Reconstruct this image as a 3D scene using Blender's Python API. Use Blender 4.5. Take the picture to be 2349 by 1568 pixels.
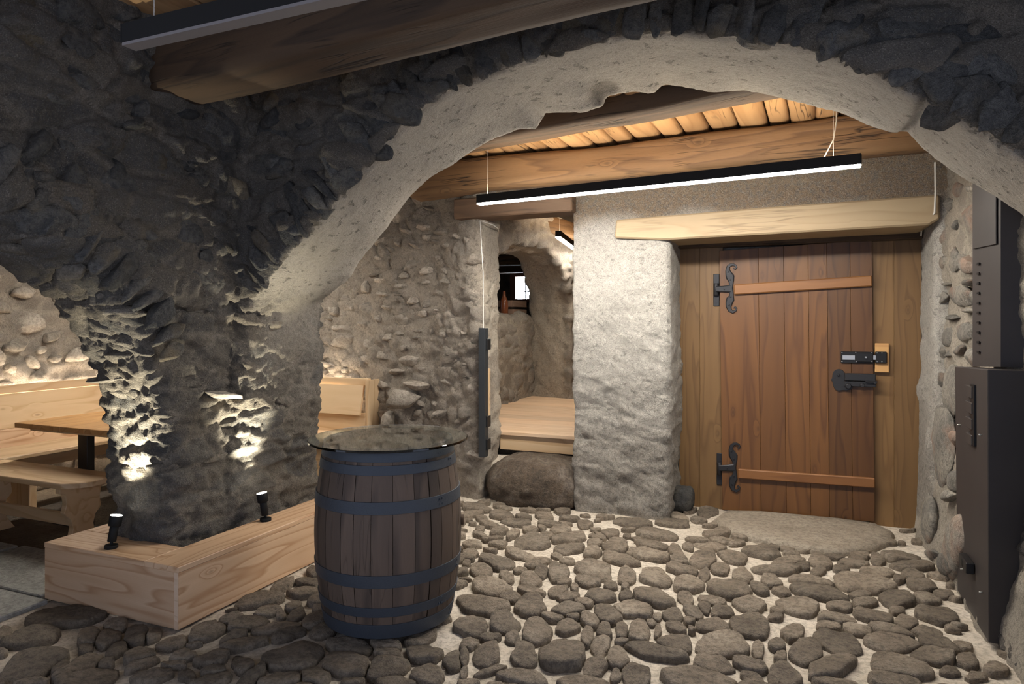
import bpy, bmesh, math, random
import numpy as np
from mathutils import Vector, Matrix
random.seed(7); rng = np.random.default_rng(7)
for o in list(bpy.data.objects): bpy.data.objects.remove(o)
scene = bpy.context.scene; COL = scene.collection

# ------------------------------------------------------------------ camera, world, exposure
F_PX, CX, HY, YAW = 1566.0, 1174.5, 735.0, math.radians(22.63)
cam = bpy.data.cameras.new('camera'); camo = bpy.data.objects.new('camera', cam); COL.objects.link(camo)
cam.sensor_width = 36.0; cam.lens = F_PX / 2349 * 36.0
cam.shift_y = -(784.0 - HY) / 2349.0; cam.clip_start = 0.02
camo.location = (0, 0, 1.5); camo.rotation_euler = (math.pi / 2, 0, YAW)
scene.camera = camo
world = bpy.data.worlds.new('world'); scene.world = world; world.use_nodes = True
bg = world.node_tree.nodes['Background']; bg.inputs[0].default_value = (0.68, 0.77, 1.0, 1); bg.inputs[1].default_value = 0.31
vs = scene.view_settings; vs.view_transform = 'Standard'; vs.look = 'None'; vs.exposure = 2.15; vs.gamma = 1.0; vs.use_curve_mapping = False
LED_DOWN, LED_UP, LED_PASS, LED_BENCH, SPOT_W, LED_FILL = 55.0, 12.0, 19.0, 11.0, 33.0, 38.0

# ------------------------------------------------------------------ survey: picture point -> point on a plane of the building
CA, SA = math.cos(YAW), math.sin(YAW)
def ray(px, py):
    X = (px - CX) / F_PX
    return np.array([CA * X - SA, SA * X + CA, -(py - HY) / F_PX])
def on(px, py, ax, c):
    r = ray(px, py); o = np.array([0, 0, 1.5]); return o + r * ((c - o[ax]) / r[ax])

# ------------------------------------------------------------------ noise
def _h(i, j, k, s):
    n = (i * 73856093) ^ (j * 19349663) ^ (k * 83492791) ^ (s * 2654435)
    n = (n ^ (n >> 13)) * 1274126177 & 0x7fffffff
    n = (n ^ (n >> 15)) * 668265263 & 0x7fffffff
    return (n & 0xffffff) / float(0xffffff)
def vnoise(p, s=0):
    i = np.floor(p).astype(np.int64); f = p - i; f = f * f * (3 - 2 * f); r = 0
    for a in (0, 1):
        for b in (0, 1):
            for c in (0, 1):
                w = (f[:, 0] if a else 1 - f[:, 0]) * (f[:, 1] if b else 1 - f[:, 1]) * (f[:, 2] if c else 1 - f[:, 2])
                r = r + w * _h(i[:, 0] + a, i[:, 1] + b, i[:, 2] + c, s)
    return r * 2 - 1
def fbm(p, o=4, s=0):
    r = 0; a = 0.5
    for k in range(o): r = r + a * vnoise(p * 2.0 ** k, s + k); a *= 0.5
    return r
def voro(p, s=0, jit=0.9):
    i = np.floor(p).astype(np.int64); F1 = np.full(len(p), 9.0); F2 = F1.copy(); ID = np.zeros(len(p))
    for a in (-1, 0, 1):
        for b in (-1, 0, 1):
            for c in (-1, 0, 1):
                q = i + np.array([a, b, c])
                h = [_h(q[:, 0], q[:, 1], q[:, 2], s + t) for t in (11, 23, 37, 51)]
                d = np.sqrt(sum((q[:, t] + .5 + (h[t] - .5) * jit - p[:, t]) ** 2 for t in range(3)))
                m = d < F1
                F2 = np.where(m, F1, np.minimum(F2, d)); ID = np.where(m, h[3], ID); F1 = np.where(m, d, F1)
    return F1, F2, ID
def sstep(a, b, x):
    t = np.clip((x - a) / (b - a), 0, 1); return t * t * (3 - 2 * t)

# ------------------------------------------------------------------ materials
def newmat(name):
    m = bpy.data.materials.new(name); m.use_nodes = True; nt = m.node_tree; nt.nodes.clear()
    out = nt.nodes.new('ShaderNodeOutputMaterial'); b = nt.nodes.new('ShaderNodeBsdfPrincipled'); nt.links.new(b.outputs[0], out.inputs[0])
    return m, nt, b
class NB:
    def __init__(s, nt): s.nt = nt
    def n(s, t, **kw):
        x = s.nt.nodes.new('ShaderNode' + t)
        for k, v in kw.items():
            if k in x.inputs.keys(): s.set(x.inputs[k], v)
            else: setattr(x, k, v)
        return x
    def set(s, i, v):
        if hasattr(v, 'is_output'): s.nt.links.new(v, i)
        else: i.default_value = v
    def noise(s, vec, scale, detail=4, rough=.55, dist=0):
        return s.n('TexNoise', Vector=vec, Scale=scale, Detail=detail, Roughness=rough, Distortion=dist).outputs[0]
    def ramp(s, fac, stops):
        x = s.n('ValToRGB'); e = x.color_ramp.elements
        while len(e) < len(stops): e.new(.5)
        for q, (p, c) in zip(e, stops): q.position = p; q.color = (*c, 1) if len(c) == 3 else c
        s.nt.links.new(fac, x.inputs[0]); return x.outputs[0]
    def mix(s, fac, a, b, mode='MIX'):
        x = s.n('Mix', data_type='RGBA', blend_type=mode)
        s.set(x.inputs[0], fac); s.set(x.inputs[6], a); s.set(x.inputs[7], b); return x.outputs[2]
    def math(s, op, a, b=0.0):
        x = s.n('Math', operation=op); s.set(x.inputs[0], a); s.set(x.inputs[1], b); return x.outputs[0]
    def mapping(s, vec, scale=(1, 1, 1), loc=(0, 0, 0)):
        return s.n('Mapping', Vector=vec, Scale=scale, Location=loc).outputs[0]
def bump(nb, b, hts, prev=None):
    for h, st, d in hts:
        x = nb.n('Bump', Strength=st, Distance=d, Height=h)
        if prev is not None: nb.nt.links.new(prev, x.inputs['Normal'])
        prev = x.outputs[0]
    nb.nt.links.new(prev, b.inputs['Normal'])
def C3(c): return (c[0], c[1], c[2], 1)

def wood(name, light, mid, dark, axis=0, rough=.55, ring=9., knots=.6, bmp=.15, var=.25, cracks=0.):
    m, nt, b = newmat(name); nb = NB(nt)
    tc = nb.n('TexCoord').outputs['Object']; rnd = nb.n('ObjectInfo').outputs['Random']
    off = nb.n('CombineXYZ'); 
    for i in range(3): nb.set(off.inputs[i], nb.math('MULTIPLY', rnd, (37., 13., 23.)[i]))
    v = nb.n('VectorMath', operation='ADD'); nb.set(v.inputs[0], tc); nb.nt.links.new(off.outputs[0], v.inputs[1]); v = v.outputs[0]
    sc = [1., 1., 1.]; sc[axis] = .10; s2 = [1., 1., 1.]; s2[axis] = .02; s3 = [1., 1., 1.]; s3[axis] = .45
    vor = nb.n('TexVoronoi', Vector=nb.mapping(v, tuple(s3)), Scale=4.2)
    kd = vor.outputs['Distance']
    kn = nb.ramp(kd, [(0.0, (1, 1, 1)), (.035, (.8, .8, .8)), (.065, (0, 0, 0))])
    warp = nb.math('MULTIPLY', nb.ramp(kd, [(0, (1, 1, 1)), (.17, (0, 0, 0))]), .14)
    base = nb.noise(nb.mapping(v, tuple(sc)), 3.2, 3, .5)
    base = nb.math('ADD', base, warp)
    rings = nb.math('FRACT', nb.math('MULTIPLY', base, ring))
    rr = nb.ramp(rings, [(0, (0, 0, 0)), (.62, (.35, .35, .35)), (.86, (1, 1, 1)), (1, (0, 0, 0))])
    fine = nb.noise(nb.mapping(v, tuple(s2)), 260, 3, .6)
    big = nb.noise(nb.mapping(v, tuple(sc)), 1.6, 2)
    col = nb.mix(nb.math('MULTIPLY', rr, .9), C3(light), C3(mid))
    col = nb.mix(nb.math('MULTIPLY', fine, .35), col, C3(mid))
    col = nb.mix(nb.ramp(big, [(.35, (0, 0, 0)), (.75, (.55, .55, .55))]), col, C3(mid))
    col = nb.mix(nb.math('MULTIPLY', kn, knots), col, C3(dark))
    hgt = nb.math('ADD', nb.math('MULTIPLY', fine, .6), nb.math('MULTIPLY', rr, -.4))
    if cracks:
        sck = [1., 1., 1.]; sck[axis] = .07
        ck = nb.noise(nb.mapping(v, tuple(sck)), 14, 2, .6, .3)
        ck = nb.ramp(ck, [(.475, (0, 0, 0)), (.5, (1, 1, 1)), (.525, (0, 0, 0))])
        ms = nb.ramp(nb.noise(nb.mapping(v, (1.7, 1.7, 1.7)), 1.3, 2), [(.48, (0, 0, 0)), (.62, (1, 1, 1))])
        ck = nb.math('MULTIPLY', ck, ms)
        col = nb.mix(nb.math('MULTIPLY', ck, cracks), col, C3([c * .25 for c in dark])); hgt = nb.math('SUBTRACT', hgt, nb.math('MULTIPLY', ck, 2.5))
    hsv = nb.n('HueSaturation', Color=col, Value=nb.math('ADD', nb.math('MULTIPLY', rnd, var), 1 - var / 2)); nb.set(hsv.inputs['Saturation'], 1.0)
    nt.links.new(hsv.outputs[0], b.inputs['Base Color']); b.inputs['Roughness'].default_value = rough
    bump(nb, b, [(hgt, bmp, .004)])
    return m

def rock(name, cols, rough=.85, scale=1., bmp=.6, var=.35, attr=None, lichen=None, fleck=.5):
    """stone: per-object tone, mottled colour, fine relief"""
    m, nt, b = newmat(name); nb = NB(nt)
    tc = nb.n('TexCoord').outputs['Object']; rnd = nb.n('ObjectInfo').outputs['Random']
    off = nb.n('CombineXYZ')
    for i in range(3): nb.set(off.inputs[i], nb.math('MULTIPLY', rnd, (31., 17., 47.)[i]))
    geo = nb.n('NewGeometry').outputs['Position']
    v = nb.n('VectorMath', operation='ADD'); nb.set(v.inputs[0], geo); nb.nt.links.new(off.outputs[0], v.inputs[1]); v = v.outputs[0]
    n1 = nb.noise(v, 4.5 * scale, 5, .6); n2 = nb.noise(v, 38 * scale, 5, .7); n3 = nb.noise(v, 150 * scale, 3, .7)
    k = len(cols); col = nb.ramp(n1, [(.28 + .44 * i / (k - 1), c) for i, c in enumerate(cols)])
    col = nb.mix(nb.math('MULTIPLY', nb.ramp(n2, [(.38, (1, 1, 1)), (.56, (0, 0, 0))]), .6), col, C3([c * .5 for c in cols[0]]))
    col = nb.mix(nb.math('MULTIPLY', nb.ramp(n3, [(.5, (0, 0, 0)), (.75, (1, 1, 1))]), fleck), col, C3([min(1, c * 1.5) for c in cols[-1]]))
    if lichen: col = nb.mix(nb.ramp(nb.noise(v, 2.1, 4, .65), [(.54, (0, 0, 0)), (.72, (.8, .8, .8))]), col, C3(lichen))
    hsv = nb.n('HueSaturation', Color=col, Value=nb.math('ADD', nb.math('MULTIPLY', rnd, var), 1 - var / 2))
    nt.links.new(hsv.outputs[0], b.inputs['Base Color']); b.inputs['Roughness'].default_value = rough
    bump(nb, b, [(n2, bmp, .035), (n3, bmp * .9, .010)])
    return m

def masonry(name, mortar, stones, plaster, rough=.92, bmp=.7, grit=1., soft=.72):
    """wall body: colour from the surface's own masks (stone / plaster / tone), grain and pits from noise"""
    m, nt, b = newmat(name); nb = NB(nt)
    v = nb.n('NewGeometry').outputs['Position']
    at = nb.n('Attribute', attribute_name='surf'); sep = nb.n('SeparateColor'); nt.links.new(at.outputs['Color'], sep.inputs[0])
    st, pl, tn = sep.outputs[0], sep.outputs[1], sep.outputs[2]
    n1 = nb.noise(v, 5, 5, .6); n2 = nb.noise(v, 42 * grit, 5, .7); n3 = nb.noise(v, 170 * grit, 3, .7); n4 = nb.noise(v, 1.3, 3)
    k = len(stones); sc = nb.ramp(tn, [(i / (k - 1), c) for i, c in enumerate(stones)])
    sc = nb.mix(nb.math('MULTIPLY', n1, .6), sc, C3([c * .55 for c in stones[0]]))
    mo = nb.mix(n1, C3([c * .72 for c in mortar]), C3([min(1, c * 1.2) for c in mortar]))
    stf = nb.math('MULTIPLY', st, nb.ramp(n2, [(.32, (.35, .35, .35)), (.55, (1, 1, 1))]))
    col = nb.mix(stf, mo, sc)
    p2 = nb.mix(nb.ramp(n4, [(.35, (0, 0, 0)), (.7, (1, 1, 1))]), C3([c * .86 for c in plaster]), C3(plaster))
    pit = nb.ramp(nb.noise(nb.mapping(v, (1, 1, 1.6)), 16, 4, .62), [(.345, (1, 1, 1)), (.39, (0, 0, 0))])
    p2 = nb.mix(nb.math('MULTIPLY', pit, .7), p2, C3([c * .35 for c in plaster]))
    col = nb.mix(pl, col, p2)
    col = nb.mix(nb.math('MULTIPLY', nb.ramp(n2, [(.36, (1, 1, 1)), (.52, (0, 0, 0))]), nb.math('SUBTRACT', .62, nb.math('MULTIPLY', pl, .4))), col, C3([c * .35 for c in mortar]))
    col = nb.mix(nb.math('MULTIPLY', nb.ramp(n3, [(.36, (1, 1, 1)), (.50, (0, 0, 0))]), nb.math('SUBTRACT', .55, nb.math('MULTIPLY', pl, .3))), col, C3([c * .3 for c in mortar]))
    col = nb.mix(nb.math('MULTIPLY', nb.ramp(n3, [(.56, (0, 0, 0)), (.70, (1, 1, 1))]), .4), col, C3([min(1, c * 1.5) for c in plaster]))
    nt.links.new(col, b.inputs['Base Color']); b.inputs['Roughness'].default_value = rough
    amp = nb.math('SUBTRACT', 1.0, nb.math('MULTIPLY', pl, soft))
    h2 = nb.math('MULTIPLY', n2, amp); h3 = nb.math('MULTIPLY', n3, amp)
    h2 = nb.math('SUBTRACT', h2, nb.math('MULTIPLY', nb.math('MULTIPLY', pit, pl), .5))
    bump(nb, b, [(h2, bmp, .06), (h3, bmp, .018)])
    return m

def plain(name, col, rough=.5, metal=0., bmp=0., bscale=60, spec=.5, mott=0., mcol=None):
    m, nt, b = newmat(name); nb = NB(nt); v = nb.n('TexCoord').outputs['Object']
    b.inputs['Roughness'].default_value = rough; b.inputs['Metallic'].default_value = metal
    b.inputs['Specular IOR Level'].default_value = spec
    n1 = nb.noise(v, bscale, 4, .6); n0 = nb.noise(v, 6, 4, .6)
    c = nb.mix(nb.math('MULTIPLY', n0, mott), C3(col), C3(mcol or [x * .5 for x in col]))
    nt.links.new(c, b.inputs['Base Color'])
    if bmp: bump(nb, b, [(n1, bmp, .005)])
    return m
def emit(name, col, st):
    m = bpy.data.materials.new(name); m.use_nodes = True; nt = m.node_tree; nt.nodes.clear()
    o = nt.nodes.new('ShaderNodeOutputMaterial'); e = nt.nodes.new('ShaderNodeEmission'); e.inputs[0].default_value = C3(col); e.inputs[1].default_value = st
    nt.links.new(e.outputs[0], o.inputs[0]); return m

M = {}
M['pine'] = wood('pale pine', (.66, .49, .305), (.48, .31, .16), (.2, .1, .045), bmp=.12)
M['larch'] = wood('pinkish larch boards', (.72, .52, .345), (.42, .235, .12), (.15, .07, .035), ring=17, knots=.85)
M['larch_end'] = wood('larch end grain', (.66, .50, .36), (.50, .34, .22), (.3, .2, .13), axis=1, ring=22, knots=0)
M['table'] = wood('oiled table wood', (.55, .31, .12), (.33, .16, .05), (.12, .05, .02))
M['deck'] = wood('pale deck boards', (.74, .55, .38), (.60, .40, .24), (.35, .2, .1), ring=7, knots=.3)
M['old'] = wood('old brown beam', (.175, .098, .042), (.088, .046, .020), (.03, .016, .009), rough=.8, ring=12, bmp=.6, cracks=1.)
M['old_dark'] = wood('old dark beam', (.095, .055, .028), (.042, .025, .014), (.016, .010, .007), rough=.85, ring=8, bmp=.6, cracks=.9)
M['slat'] = wood('golden split log', (.50, .31, .15), (.31, .17, .075), (.08, .04, .02), rough=.75, ring=6, bmp=.4, cracks=.8)
M['lintel'] = wood('straw coloured lintel', (.37, .285, .175), (.27, .195, .112), (.12, .07, .04), rough=.7, ring=11, cracks=.35)
M['lintel_dark'] = wood('brown lintel board', (.19, .110, .060), (.10, .058, .034), (.04, .024, .016), rough=.7, cracks=.7)
M['door'] = wood('red brown door plank', (.150, .064, .016), (.076, .029, .0075), (.024, .009, .004), rough=.5, ring=9, var=.45)
M['door2'] = wood('olive brown side board', (.205, .115, .042), (.125, .065, .022), (.05, .024, .010), rough=.55, ring=14)
M['batten'] = wood('orange door batten', (.27, .118, .036), (.165, .064, .019), (.1, .04, .015), rough=.5)
M['stave'] = wood('weathered stave', (.115, .077, .054), (.046, .031, .023), (.014, .010, .008), axis=2, rough=.7, ring=5, knots=.15, bmp=.4, var=.6, cracks=.4)
M['fresh'] = wood('fresh block', (.56, .32, .12), (.42, .22, .08), (.2, .1, .04))
M['crate'] = wood('grey brown crate', (.25, .16, .11), (.16, .10, .07), (.06, .04, .03))
M['cobble'] = rock('cobblestone', [(.115, .088, .063), (.23, .184, .135), (.33, .275, .21)], var=.5, bmp=.75, fleck=.22)
M['slab'] = rock('threshold slab', [(.22, .18, .135), (.30, .25, .19), (.36, .31, .24)], bmp=.5, var=.1, fleck=.2)
M['flag'] = rock('grey flagstone', [(.26, .26, .24), (.34, .335, .31), (.42, .41, .38)], bmp=.25, var=.15, fleck=.15)
M['boulder'] = rock('brown boulder', [(.055, .04, .028), (.12, .085, .055), (.24, .20, .165)], bmp=.8, var=.1, fleck=.3)
M['slate'] = rock('dark schist', [(.060, .060, .062), (.12, .116, .108), (.20, .175, .14)], bmp=1., var=.7, lichen=(.20, .15, .085), fleck=.25)
M['schist'] = rock('grey brown schist', [(.125, .108, .088), (.235, .205, .168), (.34, .30, .25)], bmp=1., var=.6, lichen=(.27, .22, .15), fleck=.3)
M['rubble'] = rock('rubble stone', [(.24, .20, .16), (.38, .33, .27), (.50, .44, .37)], bmp=.6, var=.55, fleck=.25)
M['field'] = rock('fieldstone', [(.09, .085, .075), (.19, .175, .15), (.30, .27, .22)], bmp=.6, var=.6, fleck=.35, lichen=(.30, .17, .11))
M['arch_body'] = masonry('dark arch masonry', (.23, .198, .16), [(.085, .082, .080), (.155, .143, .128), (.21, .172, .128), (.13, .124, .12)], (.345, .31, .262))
M['wall_body'] = masonry('rubble wall mortar', (.52, .445, .36), [(.33, .28, .23), (.46, .40, .33), (.40, .36, .32), (.30, .25, .205)], (.50, .44, .35))
M['wall_right'] = masonry('fieldstone wall mortar', (.50, .44, .355), [(.22, .2, .17), (.3, .27, .22), (.26, .24, .2), (.2, .17, .14)], (.50, .45, .37), grit=1.3)
M['rough'] = masonry('rough cast plaster', (.50, .45, .385), [(.40, .28, .175), (.45, .325, .21), (.39, .275, .175), (.48, .36, .24)], (.70, .66, .59), bmp=1., soft=.1, grit=.8)
M['sand'] = rock('sandy joint', [(.42, .36, .28), (.56, .49, .40), (.66, .59, .50)], bmp=.35, var=0, fleck=.1)
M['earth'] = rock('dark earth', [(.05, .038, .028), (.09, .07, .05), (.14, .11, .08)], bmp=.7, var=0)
M['black'] = plain('black metal', (.012, .012, .013), .45, .3)
M['black_matt'] = plain('matt black', (.010, .010, .010), .6, spec=.2)
M['anthracite'] = plain('anthracite steel', (.030, .034, .038), .5, .2)
M['steel'] = plain('brown black sheet steel', (.028, .023, .022), .55, .15, mott=.5, mcol=(.055, .047, .045))
M['hoop'] = plain('galvanised hoop', (.050, .057, .067), .55, .3, bmp=.35, bscale=120, mott=.8, mcol=(.04, .05, .07))
M['iron'] = plain('forged iron', (.030, .030, .033), .5, .5, bmp=.3, bscale=90)
M['zinc'] = plain('bright zinc', (.5, .49, .46), .35, .9)
M['cable'] = plain('white cable', (.6, .57, .52), .6)
M['diff_off'] = plain('opal diffuser', (.19, .17, .165), .5)
M['window_wood'] = plain('brown window frame', (.14, .065, .04), .6)
M['bottle'] = plain('brown glazed', (.16, .05, .02), .2)
M['led'] = emit('led diffuser', (1., .95, .87), LED_DOWN)
M['led_up'] = emit('led upper diffuser', (1., .80, .55), LED_UP)
M['led_p'] = emit('passage led diffuser', (1., .92, .8), LED_PASS)
M['led_b'] = emit('bench led strip', (1., .85, .66), LED_BENCH)
M['led_fill'] = emit('added fill led diffuser', (1., .94, .85), LED_FILL)
M['lens'] = emit('spot lens', (1., .96, .84), 9.)
M['day'] = emit('daylight pane', (.82, .9, 1.), 9.)
def glassmat():
    m, nt, b = newmat('clear glass'); b.inputs['Base Color'].default_value = (.86, .95, .91, 1); b.inputs['Roughness'].default_value = .01
    b.inputs['Transmission Weight'].default_value = 1.; b.inputs['IOR'].default_value = 1.5; return m
M['glass'] = glassmat()

# ------------------------------------------------------------------ object helpers
def link(o, parent=None):
    COL.objects.link(o)
    if parent is not None: o.parent = parent
    return o
def tag(o, label=None, cat=None, group=None, kind=None):
    for k, v in (('label', label), ('category', cat), ('group', group), ('kind', kind)):
        if v: o[k] = v
    return o
def mesh_np(name, V, faces, mat, parent=None, smooth=True, surf=None):
    me = bpy.data.meshes.new(name)
    me.from_pydata(V.tolist() if hasattr(V, 'tolist') else V, [], faces.tolist() if hasattr(faces, 'tolist') else faces)
    if smooth: me.polygons.foreach_set('use_smooth', [True] * len(me.polygons))
    if surf is not None:
        a = me.color_attributes.new('surf', 'FLOAT_COLOR', 'POINT'); a.data.foreach_set('color', np.ascontiguousarray(surf, dtype=np.float32).ravel())
    me.materials.append(M[mat]); me.update()
    return link(bpy.data.objects.new(name, me), parent)
def empty(name, loc=(0, 0, 0), rz=0):
    o = bpy.data.objects.new(name, None); o.location = loc; o.rotation_euler = (0, 0, rz); o.empty_display_size = .1; return link(o)
def bm_obj(name, bm, mat, parent=None, smooth=False):
    me = bpy.data.meshes.new(name); bm.to_mesh(me); bm.free(); me.materials.append(M[mat])
    if smooth: me.polygons.foreach_set('use_smooth', [True] * len(me.polygons))
    return link(bpy.data.objects.new(name, me), parent)
def frame(xd, yd):
    x = Vector(xd).normalized(); z = x.cross(Vector(yd)).normalized(); y = z.cross(x)
    return Matrix((x, y, z)).transposed()
def board(name, p0, p1, w, t, mat, parent=None, wdir=(0, 0, 1), bev=.004, p_off=(0, 0, 0)):
    """a bar from p0 to p1 (centre line), w across wdir, t thick; local X runs along the grain"""
    p0, p1 = Vector(p0), Vector(p1); L = (p1 - p0).length
    bm = bmesh.new(); bmesh.ops.create_cube(bm, size=1)
    bmesh.ops.scale(bm, vec=(L, w, t), verts=bm.verts)
    if bev: bmesh.ops.bevel(bm, geom=bm.edges[:], offset=min(bev, w * .3, t * .3), segments=1, affect='EDGES')
    o = bm_obj(name, bm, mat, parent)
    mt = Matrix.Translation((p0 + p1) / 2) @ frame(p1 - p0, wdir).to_4x4()
    if parent is not None: mt = parent.matrix_basis.inverted() @ mt
    o.matrix_basis = mt
    return o
def box(name, a, b, mat, parent=None, bev=.004, grain='x'):
    """axis-aligned box between corners a, b"""
    a, b = np.minimum(a, b), np.maximum(a, b); c = (a + b) / 2; s = b - a; i = 'xyz'.index(grain)
    e = np.zeros(3); e[i] = s[i] / 2; j = (i + 1) % 3; k = (i + 2) % 3; wd = np.zeros(3); wd[j] = 1
    return board(name, tuple(c - e), tuple(c + e), s[j], s[k], mat, parent, tuple(wd), bev)
def hewn(name, p0, p1, w, h, mat, parent=None, amp=.015, seed=0, ex=5):
    """a hewn beam: rounded, wavering section; p0,p1 centre line"""
    p0, p1 = Vector(p0), Vector(p1); L = (p1 - p0).length; n = max(8, int(L / .08)); k = 32; V = []; Fc = []
    for i in range(n + 1):
        for j in range(k):
            a = 2 * math.pi * j / k; c, s = math.cos(a), math.sin(a); q = (abs(c) ** ex + abs(s) ** ex) ** (-1 / ex)
            V.append((L * (i / n - .5), c * q * w / 2, s * q * h / 2))
    V = np.array(V); nn = fbm(V * np.array([1.1, 5, 5]) + seed * 7.3, 4, seed); rad = V.copy(); rad[:, 0] = 0
    rad /= np.linalg.norm(rad, axis=1)[:, None]; V = V + rad * (nn * amp * 2)[:, None]
    for i in range(n):
        for j in range(k): Fc.append((i * k + j, i * k + (j + 1) % k, (i + 1) * k + (j + 1) % k, (i + 1) * k + j))
    Fc.append(tuple(range(k))[::-1]); Fc.append(tuple(n * k + j for j in range(k)))
    o = mesh_np(name, V, Fc, mat, parent); o.matrix_basis = Matrix.Translation((p0 + p1) / 2) @ frame(p1 - p0, (0, 0, 1)).to_4x4() @ Matrix.Rotation(-math.pi / 2, 4, 'X')
    for p in o.data.polygons:
        if len(p.vertices) > 4: p.use_smooth = False
    return o
def lathe(name, prof, mat, parent=None, seg=48, a0=0, a1=2 * math.pi, smooth=True, loc=(0, 0, 0)):
    full = abs(a1 - a0 - 2 * math.pi) < 1e-6; m = seg if full else seg + 1; V = []; Fc = []
    for r, z in prof:
        for j in range(m):
            a = a0 + (a1 - a0) * j / seg; V.append((r * math.cos(a), r * math.sin(a), z))
    for i in range(len(prof) - 1):
        for j in range(seg):
            j2 = (j + 1) % m; Fc.append((i * m + j, i * m + j2, (i + 1) * m + j2, (i + 1) * m + j))
    o = mesh_np(name, np.array(V), Fc, mat, parent, smooth); o.location = loc; return o
def cyl(name, p0, p1, r, mat, parent=None, seg=16, r2=None):
    p0, p1 = Vector(p0), Vector(p1); L = (p1 - p0).length; bm = bmesh.new()
    bmesh.ops.create_cone(bm, cap_ends=True, segments=seg, radius1=r, radius2=r if r2 is None else r2, depth=L)
    bmesh.ops.bevel(bm, geom=[e for e in bm.edges if len(e.link_faces) == 2 and any(len(f.verts) > 4 for f in e.link_faces)], offset=min(.002, r * .2), segments=1, affect='EDGES')
    o = bm_obj(name, bm, mat, parent, True); o.matrix_basis = Matrix.Translation((p0 + p1) / 2) @ (p1 - p0).to_track_quat('Z', 'Y').to_matrix().to_4x4()
    for p in o.data.polygons:
        if len(p.vertices) > 4: p.use_smooth = False
    return o
def tube(name, pts, r, mat, parent=None, seg=6):
    pts = [Vector(p) for p in pts]; V = []; Fc = []
    for i, p in enumerate(pts):
        d = (pts[min(i + 1, len(pts) - 1)] - pts[max(i - 1, 0)]).normalized(); u = d.orthogonal().normalized(); v = d.cross(u)
        if i and (u.dot(pu) < .5): u = (pu - d * pu.dot(d)).normalized(); v = d.cross(u)
        pu = u
        for j in range(seg): a = 2 * math.pi * j / seg; V.append(tuple(p + u * math.cos(a) * r + v * math.sin(a) * r))
    for i in range(len(pts) - 1):
        for j in range(seg): Fc.append((i * seg + j, i * seg + (j + 1) % seg, (i + 1) * seg + (j + 1) % seg, (i + 1) * seg + j))
    return mesh_np(name, np.array(V), Fc, mat, parent)
def prism(name, poly, y0, y1, mat, parent=None, axis=1, bev=0.):
    """extrude a 2-D outline between two values of an axis (1: outline in x,z; 0: outline in y,z; 2: outline in x,y)"""
    n = len(poly); V = []
    for c in (y0, y1):
        for a, b in poly: V.append((a, c, b) if axis == 1 else (c, a, b) if axis == 0 else (a, b, c))
    Fc = [tuple(range(n)), tuple(range(2 * n - 1, n - 1, -1))] + [(i, (i + 1) % n, n + (i + 1) % n, n + i) for i in range(n)]
    bm = bmesh.new(); vs_ = [bm.verts.new(v) for v in V]
    for f in Fc: bm.faces.new([vs_[i] for i in f])
    bmesh.ops.recalc_face_normals(bm, faces=bm.faces)
    if bev: bmesh.ops.bevel(bm, geom=[e for e in bm.edges if e.calc_face_angle(0) > .5], offset=bev, segments=1, affect='EDGES')
    cen = sum((v.co for v in bm.verts), Vector()) / len(bm.verts)
    for v in bm.verts: v.co -= cen
    o = bm_obj(name, bm, mat, parent); o.location = cen; return o

# ------------------------------------------------------------------ implicit surfaces for the old masonry
def surface_nets(F, org, h):
    nx, ny, nz = F.shape; S = F < 0
    cnt = np.zeros((nx - 1, ny - 1, nz - 1), np.int8)
    off = [(a, b, c) for a in (0, 1) for b in (0, 1) for c in (0, 1)]
    def sub(A, o): return A[o[0]:nx - 1 + o[0], o[1]:ny - 1 + o[1], o[2]:nz - 1 + o[2]]
    for o in off: cnt += sub(S, o)
    act = (cnt > 0) & (cnt < 8); I = np.argwhere(act); idx = np.full(act.shape, -1, np.int64); idx[act] = np.arange(len(I))
    P = np.zeros((len(I), 3)); W = np.zeros(len(I))
    val = {o: F[I[:, 0] + o[0], I[:, 1] + o[1], I[:, 2] + o[2]].astype(np.float64) for o in off}
    for o in off:
        for ax in range(3):
            if o[ax] == 0:
                q = list(o); q[ax] = 1; q = tuple(q); a, b = val[o], val[q]; m = (a < 0) != (b < 0)
                t = np.where(m, a / np.where(m, a - b, 1), 0); p = np.tile(np.array(o, float), (len(I), 1)); p[:, ax] += t
                P += p * m[:, None]; W += m
    V = (I + P / W[:, None]) * h + np.array(org); Q = []
    for ax in range(3):
        b, c = (ax + 1) % 3, (ax + 2) % 3
        s0 = [slice(1, -1)] * 3; s1 = [slice(1, -1)] * 3; s0[ax] = slice(0, -1); s1[ax] = slice(1, None)
        A, B = S[tuple(s0)], S[tuple(s1)]
        for m, flip in ((A & ~B, False), (~A & B, True)):
            E = np.argwhere(m); 
            if not len(E): continue
            E = E.copy(); E[:, b] += 1; E[:, c] += 1
            def cell(db, dc):
                e = E.copy(); e[:, b] -= db; e[:, c] -= dc; return idx[e[:, 0], e[:, 1], e[:, 2]]
            q = np.stack([cell(1, 1), cell(0, 1), cell(0, 0), cell(1, 0)], 1)
            if flip: q = q[:, ::-1]
            Q.append(q)
    Q = np.concatenate(Q); Q = Q[(Q >= 0).all(1)]
    return V, Q
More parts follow.
